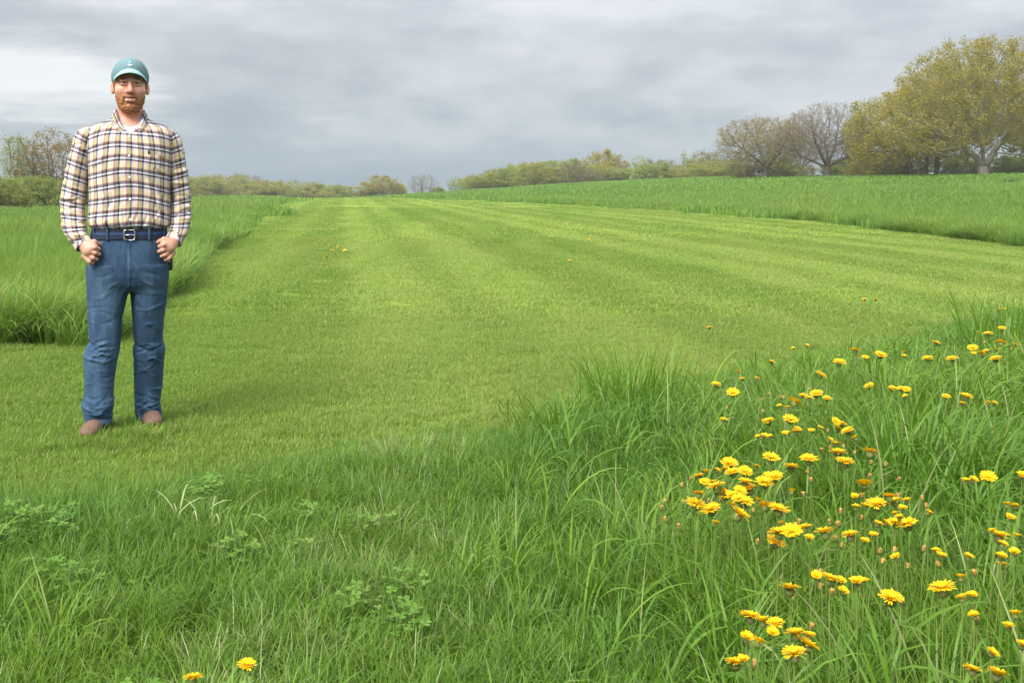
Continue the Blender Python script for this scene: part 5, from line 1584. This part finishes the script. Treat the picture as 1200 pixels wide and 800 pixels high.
    for sg in (-1, 1):
        half = []
        for i in range(12):
            a = math.radians(104 * i / 11); zt = PZ(125.5) - .010 * (i / 11) ** 2
            x, y = ncx + sg * .0675 * math.sin(a), ncy + .070 * math.cos(a)
            xo, yo = ncx + sg * (.0675 + .018) * math.sin(a), ncy + (.070 + .018) * math.cos(a)
            half.append(((x, y, zt), (xo, yo, zt - .036)))
        for f, o in front:
            half.append(((ncx + sg * f[0] * SX, f[2], PZ(f[1])), (ncx + sg * o[0] * SX, o[2], PZ(o[1]))))
        cols_.append(half)
    allc = cols_[0][::-1] + cols_[1][1:]
    for i, (f, o) in enumerate(allc):
        f = np.array(f); o = np.array(o)
        for k in range(rows):
            q = k / (rows - 1); p = f + (o - f) * q; p = p + np.array([0, -.004, .005]) * math.sin(math.pi * q)
            V.append(p); uv.append((i * .0135 + .02, q * .05 + .012, 0))
        inn = np.array([ncx, ncy, f[2]]) - f; inn /= np.linalg.norm(inn) + 1e-9
        W2 += [f, f + inn * .004 + np.array([0, .003, -.012]), f + inn * .006 + np.array([0, .006, -.030])]
    n = len(allc)
    Fs = [[i * rows + j, (i + 1) * rows + j, (i + 1) * rows + j + 1, i * rows + j + 1] for i in range(n - 1) for j in range(rows - 1)]
    co = link('collar', mesh_np('collar', np.array(V), np.array(Fs), MP, True, None, np.array(uv)), shirt); md = co.modifiers.new('thickness', 'SOLIDIFY'); md.thickness = .003
    Fs = [[i * 3 + j, i * 3 + j + 1, (i + 1) * 3 + j + 1, (i + 1) * 3 + j] for i in range(n - 1) for j in range(2)]
    co = link('collar_band', mesh_np('collar_band', np.array(W2), np.array(Fs), plain('navy_cotton', (0.045, 0.055, 0.13), 0.85, 0.1), True), shirt); md = co.modifiers.new('thickness', 'SOLIDIFY'); md.thickness = .002
    MBUT = plain('pearl_button', (0.80, 0.79, 0.74), 0.3, 0.5, 0.04)
    fs = torso.f(0, tw_, False)
    def front_y(x, z, f=fs):
        ys = np.linspace(-.2, 0, 400); d = np.array([float(f(x, np.array(yy), z)) for yy in ys]); i = int(np.argmax(d < 0)); return ys[i]
    for px, py in ((151.6, 160.8), (151.3, 183.5), (152, 208), (152.5, 233.5), (152.4, 257)):
        y = front_y(PX(px), PZ(py)); sphere((PX(px), y - .002, PZ(py)), .0062, MBUT, 'button', shirt, (1, .45, 1), 10)
    for px, py in ((137.8, 150.2), (164.6, 150.4)):
        y = front_y(PX(px), PZ(py)); sphere((PX(px), -.110, PZ(py)), .0052, MBUT, 'button', shirt, (1, .5, 1), 10)
    # small stitched figure over the pocket
    y = front_y(PX(174), PZ(178.5)); MN = plain('navy_thread', (0.02, 0.03, 0.09), 0.8, 0.2, 0.1)
    mb = MB(); mb.tube([(PX(173.4), y - .004, PZ(180.6)), (PX(174.4), y - .004, PZ(178.4)), (PX(173.8), y - .004, PZ(176.2))], [.0035, .0055, .003], 6)
    link('chest_emblem', mb.mesh('chest_emblem', MN), shirt)

    # -------- jeans
    jl = [(-.105, PZ(322), .35, .009, .045, -.003), (.11, PZ(320), -.35, .009, .045, -.003), (-.075, PZ(333), .6, .008, .035, .004), (.08, PZ(331), -.6, .008, .035, .004),
          (-.13, PZ(347), .25, .010, .05, .003), (.13, PZ(344), -.25, .010, .05, .003), (-.03, PZ(345), 1.2, .009, .05, .004), (.035, PZ(347), -1.2, .009, .05, .004)]
    rj = np.random.default_rng(8)
    for cxp, sg in ((120, -1), (175, 1)):
        for py, n, a in ((404, 5, .0075), (414, 5, .0085), (424, 3, .005), (436, 3, .004), (466, 4, .006), (476, 5, .008), (485, 4, .007), (380, 3, .003), (360, 3, .003), (452, 2, .004)):
            for k in range(n):
                jl.append((PX(cxp + rj.uniform(-14, 14)), PZ(py + rj.uniform(-5, 5)) + (.012 if sg < 0 else -.02) * float(ft(py)), rj.normal(0, .38), .0065, rj.uniform(.02, .055), a * rj.uniform(.5, 1.1) * rj.choice([-1, 1, 1])))
    jf = folds(jl)
    wrj = lambda x, y, z: jf(x, y, z)
    J = Field((-.235, -.19, -.01), (.235, .24, PZ(262)), 0.0042)
    J.add(hip.f(0, wrj), *hip.bounds(.01), k=.012)
    for L in (legL, legR): J.add(L.f(0, wrj), *L.bounds(.01), k=.016)
    # hollow hems
    for L in (legL, legR):
        b = L.t[0]; J.cone((b[1], b[2], b[0] - .03), (b[1], b[2], b[0] + .035), .050, .040, .004, sub=True)
    # fly and pocket seams
    J.add(lambda x, y, z: np.maximum(np.maximum(np.abs(x - PX(151.3)) - .004, np.abs(hip.f(0, wrj, False)(x, y, z)) - .003), np.maximum(y, np.maximum(z - PZ(282), PZ(338) - z))), (-.01, -.17, PZ(338)), (.02, 0, PZ(282)), 0.003, 0.01)
    for s in (-1, 1):
        x0, x1 = s * (abs(PX(122.5)) if s < 0 else PX(179.5)), s * (abs(PX(107)) if s < 0 else PX(195))
        def pk(x, y, z):
            t = np.clip((x - x0) / (x1 - x0), 0, 1); zc = PZ(283) - (PZ(283) - PZ(303)) * t ** 1.8
            return np.maximum(np.maximum(np.abs(z - zc) - .004, np.abs(hip.f(0, wrj, False)(x, y, z)) - .004), np.maximum(y, np.maximum(np.minimum(x0, x1) - x, x - np.maximum(x0, x1))))
        J.add(pk, (min(x0, x1) - .01, -.17, PZ(308)), (max(x0, x1) + .01, 0, PZ(280)), 0.003, 0.01)
    V, Q = J.mesh()
    # wear: paler on the thighs, the knees and the seams
    fr = np.clip(-V[:, 1] / .09, 0, 1)
    zz = V[:, 2]
    def g2(cx, cz, rx, rz): return np.exp(-((V[:, 0] - PX(cx)) / rx) ** 2 - ((zz - PZ(cz)) / rz) ** 2)
    fade = fr * (.55 * g2(124, 352, .06, .13) + .55 * g2(175, 350, .06, .13) + .35 * g2(118, 420, .05, .05) + .35 * g2(176, 418, .05, .05) + .25 * g2(116, 450, .05, .10) + .25 * g2(175, 450, .05, .1) + .6 * g2(151.3, 305, .010, .06))
    for s in (-1, 1):
        xa, xb = s * (abs(PX(122.5)) if s < 0 else PX(179.5)), s * (abs(PX(107)) if s < 0 else PX(195))
        t = np.clip((V[:, 0] - xa) / (xb - xa), 0, 1); zc = PZ(283) - (PZ(283) - PZ(303)) * t ** 1.8
        fade = fade + .5 * fr * np.exp(-((zz - zc) / .006) ** 2) * (t > 0) * (t < 1)
    fade = fade + .5 * sm(.035, .01, zz - np.where(V[:, 0] < 0, legL.t[0, 0], legR.t[0, 0]))
    jf_v = jf(V[:, 0], V[:, 1], V[:, 2]); fade = np.clip(fade + 28 * np.clip(jf_v, 0, .01) * fr - .1, 0, 1)
    jeans = link('jeans', mesh_np('jeans', V, Q, MD, True, np.stack([fade, 0 * fade, 0 * fade, 1 + 0 * fade], 1)), root)
    # belt, loops, buckle
    MBELT = plain('navy_web_belt', (0.012, 0.016, 0.034), 0.7, 0.25, 0.2, 90, 0.3); MBELT2 = plain('belt_blue_stripe', (0.022, 0.045, 0.120), 0.7, 0.2, 0.15, 90)
    def ring(z0, z1, off, th, mat, name, parent, m=64):
        V = []; Fs = []
        for i in range(m):
            a = 2 * math.pi * i / m; c_, s_ = math.cos(a), math.sin(a)
            for z, o in ((z0, off), (z1, off), (z1, off + th), (z0, off + th)):
                cx, cy, rx, ry = [float(q) for q in hip.at(z)]; e = 2 / 2.6
                V.append((cx + (rx + o) * np.sign(c_) * abs(c_) ** e, cy + (ry + o) * np.sign(s_) * abs(s_) ** e, z))
        for i in range(m):
            for k in range(4): Fs.append([i * 4 + k, i * 4 + (k + 1) % 4, ((i + 1) % m) * 4 + (k + 1) % 4, ((i + 1) % m) * 4 + k])
        mb = MB(); mb.add(V, Fs); return link(name, mb.mesh(name, mat, False), parent)
    belt = ring(PZ(279.6), PZ(266.6), -.002, .008, MBELT, 'belt', root)
    ring(PZ(274.6), PZ(271.6), .004, .0030, MBELT2, 'belt_stripe', belt)
    MBUC = plain('buckle_metal', (0.58, 0.57, 0.54), 0.3, 0.5, 0.06, 40, 0, 1.0)
    yb = -.128
    mb = MB(); x0, x1, z0, z1 = PX(145.6), PX(157.6), PZ(280.4), PZ(268.8); r = .008
    pth = []
    for cx, cz, a0 in ((x1 - r, z1 - r, 0), (x0 + r, z1 - r, 90), (x0 + r, z0 + r, 180), (x1 - r, z0 + r, 270)):
        for k in range(5):
            a = math.radians(a0 + 22.5 * k); pth.append((cx + r * math.cos(a), yb, cz + r * math.sin(a)))
    pth.append(pth[0]); mb.tube(pth, .0034, 8, False); mb.tube([(x0, yb, (z0 + z1) / 2), (x1 - .002, yb - .002, (z0 + z1) / 2)], .0024, 6)
    link('buckle', mb.mesh('buckle', MBUC), belt)
    for px in (126, 174.5, 110.5, 192.5):
        cx, cy, rx, ry = [float(q) for q in hip.at(PZ(273))]
        x = PX(px); y = cy - (ry + .008) * max(1 - abs((x - cx) / (rx + .008)) ** 2.6, .02) ** (1 / 2.6)
        mb = MB(); mb.box((x, y - .003, PZ(273)), (.009, .006, PZ(266) - PZ(281)), np.array(Matrix.Rotation(-(x - cx) * 2.2 * -1, 3, 'Z')))
        link('belt_loop', mb.mesh('belt_loop', MD, False), jeans)
    # dark case on the far hip
    Pc = Field((.13, -.09, PZ(325)), (.24, .09, PZ(285)), .004)
    def pc(x, y, z):
        q = [np.abs(x - PX(199.5)) - .010, np.abs(y - .0) - .035, np.abs(z - PZ(305)) - .050]
        return np.maximum(np.maximum(q[0], q[1]), q[2]) - .004
    Pc.add(pc, (.13, -.09, PZ(325)), (.24, .09, PZ(285)), 0)
    V, Q = Pc.mesh(); link('belt_pouch', mesh_np('belt_pouch', V, Q, plain('black_leather', (0.02, 0.02, 0.024), 0.5, 0.4)), root)

    # -------- boots
    MBOOT = plain('worn_brown_leather', (0.135, 0.080, 0.058), 0.7, 0.25, 0.3, 30, 0.6); MSOLE = plain('boot_sole', (0.05, 0.042, 0.036), 0.8, 0.2)
    for L, cx, tx, cy in ((legL, PX(113), PX(105), -.035), (legR, PX(177), PX(180), .11)):
        Bt = Field((cx - .11, cy - .22, -.01), (cx + .11, cy + .13, .20), .0042)
        b = L.t[0]
        Bt.cone((b[1], cy + .01, .10), (b[1], cy + .02, .17), .042, .040, .01)
        Bt.ell((b[1], cy + .055, .045), (.038, .045, .045), .02)
        Bt.cone((b[1], cy - .01, .058), ((b[1] + tx) / 2, cy - .07, .044), .043, .040, .03, sq=(1, 1, 1.05))
        Bt.ell((tx, cy - .105, .030), (.044, .058, .031), .03)
        g = np.meshgrid(*Bt.ax, indexing='ij', sparse=True)
        sole = Bt.d.copy()
        Bt.d = np.maximum(Bt.d, .012 - g[2])
        V, Q = Bt.mesh(); bo = link('boot', mesh_np('boot', V, Q, MBOOT), root)
        Bt.d = np.maximum(sole - .004, np.maximum(g[2] - .014, .0 - g[2]))
        V, Q = Bt.mesh(); link('sole', mesh_np('sole', V, Q, MSOLE), bo)
    return root


build_person()


# ------------------------------------------------------------------ the damp air
def build_haze():
    mb = MB(); mb.box((0, 337, 12), (3000, 800, 40))
    m = bpy.data.materials.new('damp_air'); m.use_nodes = True; nt = m.node_tree
    nt.nodes.remove(nt.nodes['Principled BSDF'])
    v = nd(nt, 'ShaderNodeVolumePrincipled'); v.inputs['Color'].default_value = (0.86, 0.90, 0.95, 1); v.inputs['Density'].default_value = 0.00045
    v.inputs['Anisotropy'].default_value = 0.2
    lk(nt, v.outputs[0], nt.nodes['Material Output'].inputs['Volume'])
    o = link('haze', mb.mesh('haze', m, False)); tag(o, 'thin damp air', None, None, 'stuff')


build_haze()
